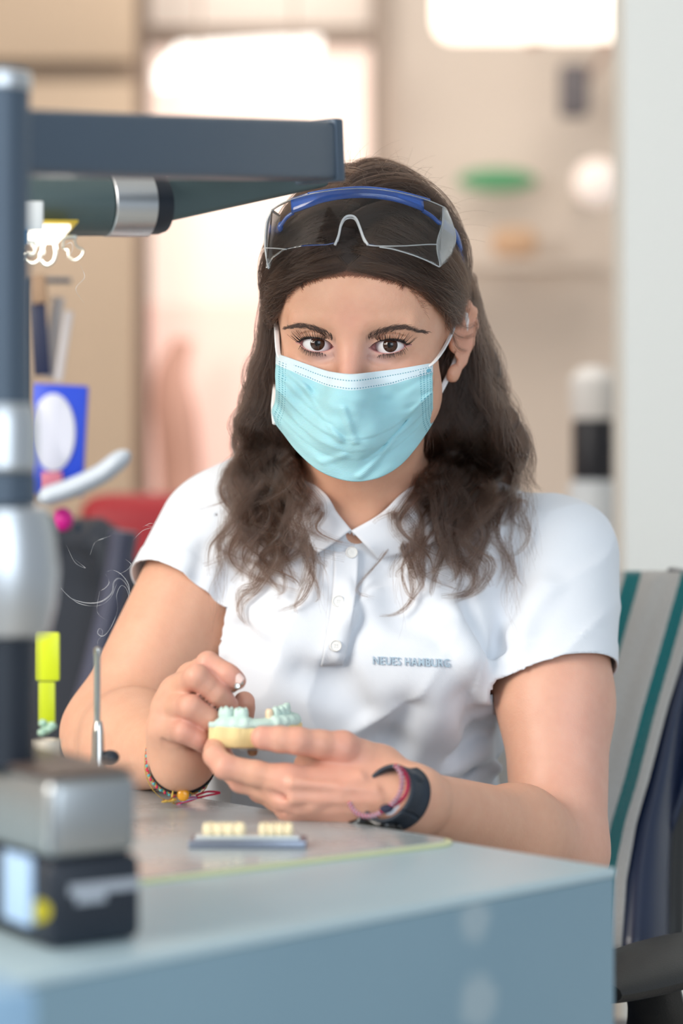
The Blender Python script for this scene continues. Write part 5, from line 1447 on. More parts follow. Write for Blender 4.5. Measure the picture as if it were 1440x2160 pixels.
for row, (x0, x1) in enumerate(((-.0300, -.0020), (.0075, .0300))):
    brg = empty('dental_bridge', np.array([c[0], c[1]+.009, hz0+.0077])+axx*(x0+x1)/2, ['left of the two cream ceramic bridges on the grey holder', 'right of the two cream ceramic bridges on the grey holder'][row], 'dental bridge', None)
    n = 4
    for k in range(n):
        x = x0+(x1-x0)*(k+.5)/n; w = (x1-x0)/n*1.12; bm = bmesh.new(); ce = np.array([c[0], c[1]+.009, hz0+.0077])+axx*x; g = random.Random(k+row*9); rings = []
        for zf, sc_ in ((0, .82), (.3, 1.), (.7, .98), (.9, .8), (1, .5), (.93, .2)):
            rr_ = []
            for q in range(16):
                a = 2*math.pi*q/16; rr_.append(bm.verts.new(V(ce+axx*math.cos(a)*w/2*sc_*(abs(math.cos(a))**4+abs(math.sin(a))**4)**-.25+ayy*math.sin(a)*.0042*sc_*(abs(math.cos(a))**4+abs(math.sin(a))**4)**-.25+np.array([0, 0, zf*.0078+(.0008*math.sin(a*2+k) if zf > .8 else 0)]))))
            rings.append(rr_)
        for i in range(5):
            for q in range(16): bm.faces.new((rings[i][q], rings[i][(q+1) % 16], rings[i+1][(q+1) % 16], rings[i+1][q]))
        bm.faces.new(rings[0][::-1]); bm.faces.new(rings[-1]); from_bm('crown', bm, M_CROWN, brg, angle=None)
#==FILE 55
# ================================================================== lamp stand and equipment in the left foreground
M_SLATE = mat('slate_metal', (.070, .100, .140, 1), .42, .2, noise=.03, nscale=30); M_SLATE2 = mat('slate_green', (.085, .125, .130, 1), .38, .2)
M_SILV = mat('brushed_silver', (.62, .64, .66, 1), .36, 1., bump=.1, bscale=40); M_DARK = mat('black_plastic', (.012, .018, .030, 1), .45)
ST = empty('lamp_stand', P(-5, 1600, 1.36), 'slate and silver lamp stand rising at the left edge with a horizontal arm', 'lamp stand')
def zc(v, Y): return CZ-(v-VH)/F*Y
def vcyl(name, u, Y, prof, m, parent, n=48):
    c = P(u, 944, Y); bm = bmesh.new(); bm_lathe(bm, [(r, zc(v, Y)-CZ) for r, v in prof], c, (0, 0, 1), n); return from_bm(name, bm, m, parent, angle=30)
Yp = 1.36
vcyl('column', -5, Yp, [(.0180, 852), (.0180, 192)], M_SLATE, ST)
vcyl('top_cap', -5, Yp, [(.0178, 192), (.0188, 188), (.0190, 160), (.0178, 150), (.001, 148)], M_SILV, ST)
vcyl('silver_collar', -5, Yp, [(.0195, 1000), (.0222, 985), (.0222, 905), (.0212, 870), (.0195, 852)], M_SILV, ST)
vcyl('dark_collar', -5, Yp, [(.0200, 1064), (.0222, 1060), (.0222, 1002), (.0200, 1000)], M_SLATE, ST)
vcyl('silver_housing', -5, Yp, [(.0240, 1342), (.0290, 1335), (.0325, 1280), (.0345, 1205), (.0325, 1130), (.0285, 1072), (.0240, 1064)], M_SILV, ST)
vcyl('lower_column', -5, Yp, [(.0213, 1612), (.0213, 1342)], M_DARK, ST)
def bar(name, p0, p1, w, h, m, bev=.003, up=(0, 0, 1)):
    p0, p1 = np.array(p0), np.array(p1); d = p1-p0; L_ = np.linalg.norm(d); d /= L_; s_ = np.cross(up, d); s_ /= np.linalg.norm(s_); u_ = np.cross(d, s_)
    bm = bmesh.new(); bm_box(bm, (p0+p1)/2, (L_, w, h), [d, s_, u_], bev, 3); return from_bm(name, bm, m, ST)
def taper(o, p1, k, axis=2):
    """swell the far end of a bar"""
    q = V(p1)
    for v_ in o.data.vertices:
        w = (v_.co-q).length; 
        if w < .05: v_.co.z = q.z+(v_.co.z-q.z)*k
    return o
taper(bar('upper_arm', P(-20, 300, 1.375), P(668, 320, 1.74), .036, .0365, M_SLATE, .004), P(668, 320, 1.74), 1.14)
bar('arm_end_cap', P(663, 320, 1.738), P(681, 321, 1.746), .040, .0450, M_SLATE, .002)
bm = bmesh.new(); bm_lathe(bm, [(.0001, .0016), (.003, .0016), (.0035, 0)], P(664, 322, 1.714), (0, -1, 0), 16); from_bm('screw', bm, M_SILV, ST)
# lamp tube: a cylinder below the arm, its axis running to the right and slightly away
tA_, tB_ = P(-60, 428, 1.70), P(222, 430, 1.74)
def hcyl(name, p0, p1, prof, m, n=48):
    p0, p1 = np.array(p0), np.array(p1); d = p1-p0; L_ = np.linalg.norm(d); bm = bmesh.new(); bm_lathe(bm, [(r*1.165, t*L_) for r, t in prof], p0, d/L_, n); return from_bm(name, bm, m, ST, angle=30)
hcyl('lamp_tube', tA_, tB_, [(.0195, 0), (.0200, .6), (.0198, 1.)], M_SLATE2)
hcyl('silver_ring', tB_, P(306, 431, 1.755), [(.0198, -.02), (.0203, 0), (.0205, .5), (.0203, 1.), (.018, 1.02)], M_SILV)
hcyl('joint_disc', P(306, 431, 1.755), P(343, 430, 1.762), [(.0175, 0), (.0188, .05), (.0190, .6), (.0178, .95), (.012, 1.)], M_DARK)
bar('lower_arm', P(335, 425, 1.765), P(672, 352, 1.84), .024, .0310, M_SLATE2, .004)
# LED head under the tube
M_LED = emis('lamp_light', '#fff6e8', 1.6)
c = P(86, 494, 1.70); ax_ = (tB_-tA_)/np.linalg.norm(tB_-tA_); ay_ = np.array([-ax_[1], ax_[0], 0]); ay_ /= np.linalg.norm(ay_); az_ = np.cross(ax_, ay_)
tl = math.radians(-14); ay2 = ay_*math.cos(tl)+az_*math.sin(tl); az2 = np.cross(ax_, ay2)
bm = bmesh.new(); bm_box(bm, c, (.034, .034, .0040), [ax_, ay2, az2], .0008); from_bm('light_panel', bm, M_LED, ST)
bm = bmesh.new(); bm_box(bm, c+az2*.0030, (.044, .040, .0020), [ax_, ay2, az2], .0005); from_bm('panel_frame', bm, mat('yellow_plastic', (.85, .60, .05, 1), .4), ST)
bm = bmesh.new(); bm_box(bm, P(64, 455, 1.665), (.0180, .0022, .0200), None, .0010); from_bm('white_label', bm, mat('pale_label', (.72, .76, .78, 1), .4), ST)
bm = bmesh.new(); bm_box(bm, P(52, 500, 1.66), (.006, .004, .010), None, .001); from_bm('blue_edge', bm, mat('sky_blue', (.05, .35, .75, 1), .4), ST)
ll = bpy.data.lights.new('lamp_glow', 'AREA'); ll.shape = 'RECTANGLE'; ll.size = .04; ll.size_y = .03; ll.energy = .15; ll.color = (1., .93, .82)
lo_ = bpy.data.objects.new('lamp_glow', ll); C.objects.link(lo_); lo_.location = V(c-[0, 0, .006]); lo_.rotation_euler = (math.radians(-20), math.radians(-8), 0)
# wire clips clamped under the tube
M_WIRE = mat('bright_wire', (.55, .56, .52, 1), .35, .8)
clips = [((56, 518), (72, 520), 552, 46, 1.690), ((74, 524), (88, 522), 552, 70, 1.695), ((92, 516), (114, 514), 556, 100, 1.70), ((135, 508), (156, 504), 545, 158, 1.715)]
for k, ((ua, va), (ub, vb), vb_, uc, Yc) in enumerate(clips):
    wcl = empty('wire_clip', P((ua+ub)/2, va, Yc), ['leftmost wire clip hanging under the lamp tube, half behind the post', 'small wire clip hanging second from the post under the lamp', 'brightest and widest-wired clip hanging under the lamp light', 'wire clip hanging rightmost under the lamp tube, away from the light'][k], 'clip', 'wire clips hanging under the lamp tube')
    r_ = 15 if k != 0 else 11; dx = [-2, 2, 1, 2][k]
    pts = [P(ua, va-6, Yc), P(ua-4+dx, va+14, Yc), P(uc-r_, vb_-16, Yc), P(uc-r_*.8, vb_-3, Yc), P(uc, vb_+4, Yc), P(uc+r_*.85, vb_-4, Yc), P(uc+r_*1.15, vb_-17, Yc), P(ub+3+dx, vb+14, Yc), P(ub, vb-6, Yc)]
    s_ = spline(pts, 50); rod('wire', s_, .0007 if k != 2 else .0011, M_WIRE, wcl)
    bm = bmesh.new(); cc = P((ua+ub)/2, va-8, Yc); bm_box(bm, cc, (abs(ub-ua)/F*Yc+.004, .004, .003), None, .0006); from_bm('clamp', bm, M_WIRE, wcl)

# control unit on the bench
e1 = np.array([.835, .55, 0]); e2 = np.array([-.55, .835, 0]); K0 = desk_pt(103, 2010)
CU = empty('control_unit', K0, 'silver and black control box on the near left end of the bench', 'control box')
def cub(name, a0, a1, b0, b1_, z0, z1, m, bev=.006, par=CU):
    bm = bmesh.new(); c = K0+e1*(a0+a1)/2+e2*(b0+b1_)/2; c = np.array([c[0], c[1], (z0+z1)/2]); bm_box(bm, c, (a1-a0, b1_-b0, z1-z0), [e1, e2, [0, 0, 1.]], bev, 3); return from_bm(name, bm, m, par)
cub('lower_housing', 0, .057, 0, .16, HZ+.001, HZ+.048, M_DARK)
cub('metal_housing', .001, .056, .001, .158, HZ+.048, HZ+.092, mat('satin_metal', (.42, .44, .45, 1), .34, .9, noise=.08, nscale=10), .007)
cub('lid', .003, .054, .004, .155, HZ+.0915, HZ+.0945, mat('brown_black', (.10, .07, .06, 1), .4), .002)
M_PALE = mat('pale_marking', (.42, .45, .50, 1), .5)
cub('marking', .012, .055, -.0008, .001, HZ+.029, HZ+.035, M_PALE, .0003); cub('marking', .016, .034, -.0008, .001, HZ+.024, HZ+.029, M_PALE, .0003)
CT = empty('display_card', P(40, 1880, 1.27), 'pale blue card with a round yellow spot leaning on the control box', 'card')
bm = bmesh.new(); bm_box(bm, P(38, 1873, 1.262), (.032, .003, .036), [e2*-1, e1, [0, 0, 1.]], .0012); from_bm('card', bm, mat('pale_blue_card', (.42, .60, .85, 1), .4), CT)
bm = bmesh.new(); bm_lathe(bm, [(.0056, .001), (.0060, 0), (.0001, -.0001)], P(82, 1922, 1.255), (0, -1, 0), 28); from_bm('yellow_spot', bm, mat('yellow_spot', (.85, .70, .02, 1), .4), CT)
bm = bmesh.new(); bm_box(bm, P(-60, 2240, 1.10), (.05, .04, .07), [e1, e2, [0, 0, 1.]], .006); o = from_bm('storage_bin', bm, mat('light_blue_plastic', (.30, .48, .66, 1), .35), None); tag(o, 'light blue plastic corner in the very bottom left of the picture', 'storage bin')
# slim steel nozzle standing behind the unit
NZ = empty('burner_nozzle', desk_pt(205, 1748), 'thin upright chrome nozzle on a thicker steel foot beside the elbow', 'burner')
Yn = desk_pt(205, 1748)[1]
vcyl('nozzle', 205, Yn, [(.0024, 1528), (.0025, 1385), (.0028, 1378), (.0026, 1368), (.0008, 1364)], M_CHR, NZ, 24)
vcyl('foot', 207, Yn, [(.0075, 1745), (.0075, 1640), (.0046, 1592), (.0044, 1548), (.0032, 1524), (.0024, 1520)], M_CHR, NZ, 24)
bm = bmesh.new(); bm_sphere(bm, P(232, 1597, Yn), .0062, sc=(1.1, 1, .8)); bm_tube(bm, [P(232, 1597, Yn), P(208, 1604, Yn)], .003, 10); from_bm('valve_knob', bm, M_DARK, NZ)
# tools in a small pot
PT = empty('tool_pot', desk_pt(100, 1765), 'small pale pot holding tools between the post and the nozzle', 'pot')
Yt = desk_pt(100, 1765)[1]
vcyl('pot', 98, Yt, [(.008, 1764), (.0095, 1620), (.0098, 1560), (.0085, 1560), (.008, 1600)], mat('beige_ceramic', (.66, .58, .48, 1), .5), PT, 24)
bm = bmesh.new()
for k in range(9): bm_sphere(bm, P(88+(k*7) % 26, 1545-(k*5) % 22, Yt-.003+.002*(k % 3)), .0030, sc=(1, .8, .9), seg=8, rings=6)
from_bm('glass_beads', bm, mat('green_glass', (.55, .80, .62, 1), .1, Transmission_Weight=.3), PT)
LT = empty('lime_spatula', P(100, 1530, Yt+.012), 'lime yellow plastic spatula standing upright in the pale pot', 'spatula')
bm = bmesh.new(); bm_box(bm, P(99, 1485, Yt+.012), (.0115, .0030, .031), None, .001); from_bm('handle', bm, mat('lime_plastic', (.58, .66, .01, 1), .4), LT)
bm = bmesh.new(); bm_box(bm, P(101, 1385, Yt+.012), (.0165, .0040, .034), None, .0016); from_bm('blade', bm, mat('lime_plastic_bright', (.68, .76, .01, 1), .4), LT)
RK = empty('tool_rack', (P(45, 944, 2.56)[0], 2.56, 0), 'thin metal rack with a top rail, mostly hidden behind the lamp post', 'rack')
pz = P(45, 590, 2.56); bm = bmesh.new(); bm_tube(bm, [(pz[0], 2.56, 0), pz], .006, 10); from_bm('pole', bm, M_SLATE, RK)
bm = bmesh.new(); bm_tube(bm, [pz, P(150, 592, 2.56)], .003, 8); from_bm('rail', bm, M_SLATE, RK)
bm = bmesh.new(); bm_tube(bm, [P(45, 1112, 2.56), P(165, 1112, 2.44)], .005, 8); from_bm('tray_rail', bm, M_SLATE, RK)
bm = bmesh.new(); bm_lathe(bm, [(.14, 0), (.14, .01), (.02, .02)], (pz[0], 2.56, 0), (0, 0, 1), 32); from_bm('base', bm, M_SLATE, RK)
# packets and strips hanging behind the post
def hang(name, label, cat, u, v, Y, w, h, m, tilt=0, th=.004, group=None):
    bm = bmesh.new(); a = math.radians(tilt); bm_box(bm, P(u, v, Y), (w, th, h), [[math.cos(a), 0, math.sin(a)], [0, 1., 0], [-math.sin(a), 0, math.cos(a)]], .0015)
    o = from_bm(name, bm, m, None); tag(o, label, cat, group); return o
hang('navy_card', 'dark navy strip hanging beside the post below the wire clips', 'card', 84, 715, 2.5, .018, .076, mat('navy_card', (.012, .018, .06, 1), .5), 4)
hang('clear_sleeve', 'grey see-through sleeve hanging next to the navy strip', 'sleeve', 112, 712, 2.52, .013, .085, mat('grey_film', (.52, .46, .43, 1), .3), -8, .002)
hang('clear_sleeve', 'pale see-through sleeve hanging furthest from the post, slightly tilted', 'sleeve', 134, 730, 2.55, .009, .075, mat('pale_film', (.70, .66, .66, 1), .3), -9, .002)
hang('wooden_handle', 'brown wooden handle hanging beside the post above the navy strip', 'handle', 80, 610, 2.5, .018, .030, mat('brown_wood', (.40, .25, .15, 1), .6), 6, .012)
sp_ = empty('supply_packet', P(125, 930, 2.45), 'bright blue and white printed packet hanging beside the silver housing', 'packet')
bm = bmesh.new(); bm_box(bm, P(122, 928, 2.45), (.056, .016, .112), [[.9986, 0, -.052], [0, 1, 0], [.052, 0, .9986]], .002); from_bm('packet', bm, mat('cobalt_print', (.015, .07, .70, 1), .4), sp_)
bm = bmesh.new(); bm_lathe(bm, [(.0001, .0012), (.0215, .001), (.0225, 0)], P(112, 905, 2.440), (0, -1, 0), 32); 
for x in bm.verts: x.co.z = (x.co.z-zc(905, 2.44))*1.75+zc(912, 2.44)
from_bm('white_print', bm, mat('white_print', (.74, .76, .88, 1), .5), sp_)
bm = bmesh.new(); bm_box(bm, P(108, 1018, 2.438), (.022, .001, .022), None, .0003); from_bm('red_print', bm, mat('red_print', (.65, .20, .28, 1), .5), sp_)
bm = bmesh.new(); bm_tube(bm, spline([P(105, 1045, 2.40), P(150, 1030, 2.40), P(210, 1002, 2.40), P(246, 975, 2.40)], 20), .0165, 16, roundcap=True, sx=1., sy=.6); o = from_bm('white_brush', bm, mat('white_blue_plastic', (.70, .78, .88, 1), .35), None); tag(o, 'white bluish handle slanting up to the right below the blue packet', 'brush')
bm = bmesh.new(); bm_sphere(bm, P(132, 1096, 2.42), .011, sc=(1, .8, 1.1)); o = from_bm('magenta_cap', bm, mat('magenta_plastic', (.72, .01, .30, 1), .4), None); tag(o, 'small bright magenta cap above the dark chair back', 'cap')
# thin smoke curling up from the nozzle
M_SMK = bpy.data.materials.new('smoke'); M_SMK.use_nodes = True; t = NT(M_SMK); b = t.n['Principled BSDF']; b.inputs['Base Color'].default_value = (.9, .92, .95, 1); b.inputs['Roughness'].default_value = 1
tc = t.add('ShaderNodeTexCoord'); nz = t.add('ShaderNodeTexNoise'); nz.inputs['Scale'].default_value = 45; t.link(tc.outputs['Object'], nz.inputs[0])
mr = t.add('ShaderNodeMapRange'); mr.inputs[1].default_value = .38; mr.inputs[2].default_value = .75; mr.inputs[3].default_value = .02; mr.inputs[4].default_value = .26; t.link(nz.outputs[0], mr.inputs[0]); t.link(mr.outputs[0], b.inputs['Alpha'])
bm = bmesh.new(); Ys = Yn+.14
wisps = [([(207, 1364), (206, 1352), (214, 1342), (216, 1330), (209, 1326), (206, 1336), (216, 1342), (228, 1332), (240, 1310), (248, 1285), (246, 1255), (256, 1235), (268, 1245), (272, 1268)], .0007),
         ([(128, 1240), (150, 1262), (185, 1272), (215, 1268), (236, 1250), (240, 1228), (252, 1220), (266, 1232), (276, 1256)], .0011), ([(135, 1248), (165, 1272), (205, 1278), (232, 1262), (246, 1232)], .0006),
         ([(226, 1205), (240, 1203), (258, 1214), (272, 1238), (268, 1275), (256, 1300)], .0006), ([(222, 1210), (230, 1228), (222, 1240), (212, 1246)], .0007), ([(190, 1170), (200, 1145), (220, 1135), (234, 1130)], .0009),
         ([(158, 1180), (180, 1198), (158, 1186), (140, 1150)], .0005), ([(265, 1180), (276, 1190), (268, 1202), (250, 1212)], .0005), ([(280, 1140), (300, 1120), (320, 1112), (306, 1108)], .0007), ([(300, 1112), (318, 1104), (335, 1110), (330, 1120)], .0006),
         ([(170, 560), (178, 585), (160, 610), (178, 640)], .0010), ([(132, 520), (150, 512), (152, 530), (138, 545)], .0012), ([(210, 1246), (205, 1290), (226, 1310)], .0004)]
for pts, r_ in wisps:
    s_ = spline(pts, 60); n_ = len(s_)
    bm_tube(bm, [P(a, b, Ys+.01*math.sin(i*.13)) for i, (a, b) in enumerate(s_)], [.5*r_*(.3+.9*math.sin(math.pi*i/(n_-1))) for i in range(n_)], 6, False)
o = from_bm('smoke', bm, M_SMK, None, angle=None); tag(o, 'thin white wisps of smoke curling above the chrome nozzle', 'smoke', kind='stuff')
#==FILE 60
# ================================================================== chair with the striped towel
M_NAVY = mat('navy_leather', (.012, .022, .060, 1), .28, spec=.6); M_BLK = mat('black_chair_plastic', (.018, .018, .018, 1), .5, bump=.25, bscale=700)
EDG = [(1150, 1500), (1205, 1490), (1290, 1466), (1382, 1440), (1503, 1405), (1646, 1368), (1739, 1340), (1854, 1317), (1984, 1307), (2120, 1300)]
def edge(v): return np.interp(v, [e[0] for e in EDG], [e[1] for e in EDG])
CH = empty('office_chair', (.36, 2.35, 0), 'navy and black office chair behind the person, draped with a striped towel', 'office chair')
def backY(v, o): return 2.20+.10*np.clip((1500-v)/500, -1, 1)+o*.00018      # o = pixels left of the right edge
vs_ = np.linspace(1214, 2060, 40)
Gs = np.zeros((40, 26, 3))
for j, v in enumerate(vs_):
    w_ = np.interp(v, [1214, 1382, 1503, 1646, 1854, 1984, 2060], [30, 38, 46, 62, 96, 104, 100])
    for i in range(26):
        f = i/25
        if f < .6: o = 420*(1-f/.6); p = P(edge(v)-o, v, backY(v, o)+.012)
        else:
            g_ = (f-.6)/.4; p = P(edge(v)+w_*g_, v, backY(v, 0)+.012-.012*math.sin(g_*math.pi)+.03*g_*g_)
        Gs[j, i] = p
grid_mesh('backrest', Gs, M_NAVY, CH, thick=.045, offset=1)
bm = bmesh.new(); bm_tube(bm, [Gs[j, 25]+[.004, .03, 0] for j in range(0, 40, 3)], .014, 12, True); from_bm('backrest_frame', bm, M_BLK, CH)
bm = bmesh.new(); bm_box(bm, (.24, 2.20, .47), (.46, .44, .07), None, .03, 4); from_bm('seat', bm, M_NAVY, CH)
bm = bmesh.new(); bm_tube(bm, [(.24, 2.24, .44), (.24, 2.24, .10)], .03, 20); from_bm('gas_lift', bm, M_BLK, CH)
for k in range(5):
    a = 2*math.pi*k/5+.3; d = np.array([math.cos(a), math.sin(a), 0]); c = np.array([.24, 2.24, .09])
    bm = bmesh.new(); bm_tube(bm, [c, c+d*.15+[0, 0, -.005], c+d*.29+[0, 0, -.03]], [.022, .018, .014], 10); o = from_bm('leg', bm, M_BLK, CH)
    bm = bmesh.new(); bm_lathe(bm, [(.004, -.018), (.024, -.016), (.026, 0), (.024, .016), (.004, .018)], c+d*.29+[0, 0, -.064], np.cross(d, [0, 0, 1.]), 18); from_bm('caster', bm, M_BLK, CH)
def armrest(pad, post):
    G = []; bm = bmesh.new(); s_ = spline(pad, 26); n_ = len(s_); bm_tube(bm, s_, [.046*(1-.35*abs(i/(n_-1)*2-1)**3) for i in range(n_)], 20, True, sx=1., sy=.34, up=(0, 0, 1), roundcap=False); from_bm('armrest', bm, M_BLK, CH)
    bm = bmesh.new(); bm_tube(bm, spline(post, 12), .026, 14, sx=1., sy=.5); from_bm('armrest_post', bm, M_BLK, CH)
armrest([P(1240, 2088, 1.82), P(1316, 2062, 1.86), P(1370, 2044, 1.89), P(1430, 2022, 1.93), P(1500, 2004, 1.98), P(1560, 1998, 2.05)], [P(1372, 2070, 1.94), P(1385, 2160, 1.96), (.26, 2.08, .50), (.28, 2.14, .46)])
armrest([(-.02, 1.98, .66), (-.03, 2.06, .66), (-.035, 2.14, .66), (-.03, 2.22, .655)], [(-.03, 2.12, .64), (-.03, 2.13, .52), (.02, 2.16, .47)])
TW = empty('striped_towel', P(1340, 1300, 2.2), 'light grey towel with dark teal stripes draped over the chair back', 'towel')
m = mat('towel_cotton', (.60, .58, .54, 1), .95, spec=.1); t = NT(m); b = t.n['Principled BSDF']; uv = t.add('ShaderNodeUVMap'); sp = t.add('ShaderNodeSeparateXYZ'); t.link(uv.outputs[0], sp.inputs[0])
def rng_(lo, hi_):
    nz = t.add('ShaderNodeTexNoise'); nz.inputs['Scale'].default_value = 90; t.link(uv.outputs[0], nz.inputs[0]); x = t.math('ADD', sp.outputs[0], t.math('MULTIPLY', t.math('SUBTRACT', nz.outputs[0], .5), .006))
    return t.math('MULTIPLY', t.math('GREATER_THAN', x, lo), t.math('LESS_THAN', x, hi_))
st_ = t.math('MAXIMUM', rng_(1-52/420, 1-24/420), rng_(1-170/420, 1-136/420)); n1 = t.add('ShaderNodeTexNoise'); n1.inputs['Scale'].default_value = 130; t.link(uv.outputs[0], n1.inputs[0])
base = t.mix(n1.outputs[0], (.50, .47, .43, 1), (.68, .66, .63, 1)); t.link(t.mix(st_, base, (.0, .17, .18, 1)), b.inputs['Base Color'])
n2 = t.add('ShaderNodeTexNoise'); n2.inputs['Scale'].default_value = 350; t.link(uv.outputs[0], n2.inputs[0]); bp = t.add('ShaderNodeBump'); bp.inputs['Strength'].default_value = .8; bp.inputs['Distance'].default_value = .002; t.link(n2.outputs[0], bp.inputs['Height']); t.link(bp.outputs[0], b.inputs['Normal'])
b.inputs['Sheen Weight'].default_value = .5
rows = []
for k in range(14):                                       # the part hanging behind
    f = k/13; rows.append([P(edge(1216)-o, 1216+(1-f)*260, backY(1216, o)+.075-.03*f*f) for o in np.linspace(420, 0, 60)])
for k in range(8):
    a = math.pi*(k+1)/9; rows.append([P(edge(1214)-o, 1214-10*math.sin(a), backY(1214, o)+.026+.022*math.cos(a)) for o in np.linspace(420, 0, 60)])
for v in np.linspace(1218, 2000, 60):
    rows.append([P(edge(v)-o, v, backY(v, o)+.0035+.0022*math.sin(o*.05+v*.01)+.0015*math.sin(o*.11-v*.006)) for o in np.linspace(420, 0, 60)])
grid_mesh('cloth', np.array(rows), m, TW, thick=.004, offset=1)

# ================================================================== the room
def struct(name, c, size, m, bev=0):
    bm = bmesh.new(); bm_box(bm, c, size, None, bev); o = from_bm(name, bm, m, smooth=False); o['kind'] = 'structure'; return o
YB = 5.2
def wp(u, v, Y=YB): return P(u, v, Y)
M_WALL = mat('painted_wall', (.80, .70, .62, 1), .85, noise=.03, nscale=3)
M_WALL2 = mat('pale_wall', (.74, .76, .74, 1), .8); M_FRAME = mat('bronze_frame', (.36, .28, .23, 1), .5)
struct('floor', (.2, 1.8, -.05), (6.4, 8.0, .1), mat('beige_floor', (.62, .56, .48, 1), .4, noise=.06, nscale=4))
struct('wall_back', (.2, YB+.13, 1.4), (6.4, .1, 3.0), M_WALL)
struct('ceiling', (.2, 2.6, 2.95), (6.4, 5.5, .1), mat('white_ceiling', (.85, .84, .82, 1), .9))
struct('wall_left', (-3.05, 2.6, 1.4), (.1, 5.5, 3.0), M_WALL)
# pale pillar on the right
pr = P(1316, 944, 2.9)
struct('wall_right', (pr[0]+1.0, 2.96, 1.4), (2.0, .12, 3.0), M_WALL2)
# glazed partition: bright panes in dark frames
def pane(name, u0, u1, v0, v1, m, y=YB-.02, th=.01):
    a, b = wp(u0, v0, y), wp(u1, v1, y); c = (a+b)/2; return struct(name, c, (abs(b[0]-a[0]), th, abs(b[2]-a[2])), m)
M_PANE = emis('bright_pane', '#ffe8da', .70); M_PANE2 = emis('dim_pane', '#e6d8cc', .32)
wn = empty('window_1', wp(550, 944), 'bright glazed partition with dark frames behind the person', None); del wn['label']; wn['kind'] = 'structure'
def part_box(name, u0, u1, v0, v1, m, par, y, th):
    a, b = wp(u0, v0, y), wp(u1, v1, y); bm = bmesh.new(); bm_box(bm, (a+b)/2, (abs(b[0]-a[0]), th, abs(b[2]-a[2])), None, .002); return from_bm(name, bm, m, par)
part_box('pane', 312, 785, 92, 640, M_PANE, wn, YB+.03, .01); part_box('pane', 312, 785, 640, 1500, emis('rosy_pane', '#ffd6c8', .62), wn, YB+.03, .01)
part_box('pane', 312, 785, -260, 62, M_PANE2, wn, YB+.03, .01)
M_CAB = mat('beige_cabinet', (.62, .47, .34, 1), .6, noise=.05, nscale=5)
for a in ((288, 316, -300, 1700), (782, 808, -300, 1500), (316, 782, 58, 96)): part_box('frame', *a, M_FRAME, wn, YB+.01, .05)
cb = empty('wardrobe', (wp(60, 944)[0], YB-.2, 0), 'tall beige cupboard at the left behind the lamp stand', 'cupboard')
a_, b_ = wp(-700, 0, YB-.25), wp(286, 0, YB-.25)
for (v0, v1) in ((-300, 128), (176, 1900)):
    part_box('door', -700, 284, v0, v1, M_CAB, cb, YB-.25, .03)
part_box('body', -705, 287, -300, 1992, mat('cabinet_dark_gap', (.36, .27, .20, 1), .7), cb, YB-.08, .28)  # body darker brown than the doors, seen as a band between them
# things on and before the back wall, far out of focus
def simple(name, bm, m, label, cat, group=None, angle=35): o = from_bm(name, bm, m, None, angle=angle); tag(o, label, cat, group); return o
a, b = P(318, 196, 4.5), P(690, 110, 4.5)
PL = empty('lamp_reflection', (a+b)/2, 'long glowing white slab standing in for a lamp reflection in the glazed partition', 'lamp')  # glowing slab added in place of a lamp mirrored in the glass
bm = bmesh.new(); q = [P(326, 186, 4.3), P(376, 124, 4.9), P(560, 112, 5.1), P(676, 108, 5.1), P(668, 136, 4.7), P(500, 168, 4.4), P(340, 190, 4.25)]
vb = [bm.verts.new(V(x)) for x in q]; vt = [bm.verts.new(V(x+np.array([0, 0, .03]))) for x in q]; bm.faces.new(vb[::-1]); bm.faces.new(vt)
for k in range(7): bm.faces.new((vb[k], vb[(k+1) % 7], vt[(k+1) % 7], vt[k]))
from_bm('reflection_body', bm, emis('reflection_glow', '#fffaf4', 1.7), PL, smooth=False)
for (u, v, Y) in ((420, 120, 4.7), (620, 110, 4.95)):
    p = P(u, v, Y); bm = bmesh.new(); bm_tube(bm, [p, [p[0], p[1], 2.9]], .003, 6); from_bm('added_suspension_wire', bm, M_FRAME, PL)  # wires added to hold the glowing slab
# warm ceiling light at the top right
p = P(1140, -20, 4.6); bm = bmesh.new(); bm_box(bm, p, (.40, .30, .16), None, .04, 4); simple('ceiling_lamp', bm, emis('warm_lamp', '#fff3e2', 2.), 'large glowing warm white lamp at the top right edge', 'lamp')
p = P(1225, 100, 4.7); bm = bmesh.new(); bm_tube(bm, spline([P(1120, 88, 4.7), P(1180, 66, 4.7), P(1260, 74, 4.7), P(1300, 96, 4.7)], 20), .012, 10, roundcap=True); M_ROSY = mat('rosy_metal', (.60, .40, .34, 1), .5); DU = empty('cable_duct', P(1225, 80, 4.7), 'curved reddish pipe just under the bright top-right lamp', 'pipe'); from_bm('pipe', bm, M_ROSY, DU)
q = P(1290, 90, 4.7); bm = bmesh.new(); bm_tube(bm, [q, [q[0], YB+.08, q[2]]], .006, 8); from_bm('bracket', bm, M_ROSY, DU)
bm = bmesh.new(); bm_box(bm, P(1210, 192, 5.1), (.060, .05, .11), None, .01, 3); simple('wall_speaker', bm, mat('grey_speaker', (.16, .15, .17, 1), .6), 'small dark grey box high on the back wall at the right', 'speaker')
bm = bmesh.new(); bm_sphere(bm, P(1048, 380, 5.2), 1, sc=(.085, .012, .026), seg=32, rings=16); simple('wall_sign', bm, mat('green_sign', (.12, .40, .20, 1), .5), 'small oval green sign on the back wall above the shelf', 'sign')
bm = bmesh.new(); bm_sphere(bm, P(1258, 385, 4.9), .048, seg=24, rings=16); GL = empty('globe_lamp', P(1258, 385, 4.9), 'round white globe lamp beside the pale pillar', 'lamp'); from_bm('globe', bm, emis('soft_globe', '#fff1ea', .42), GL, angle=None)
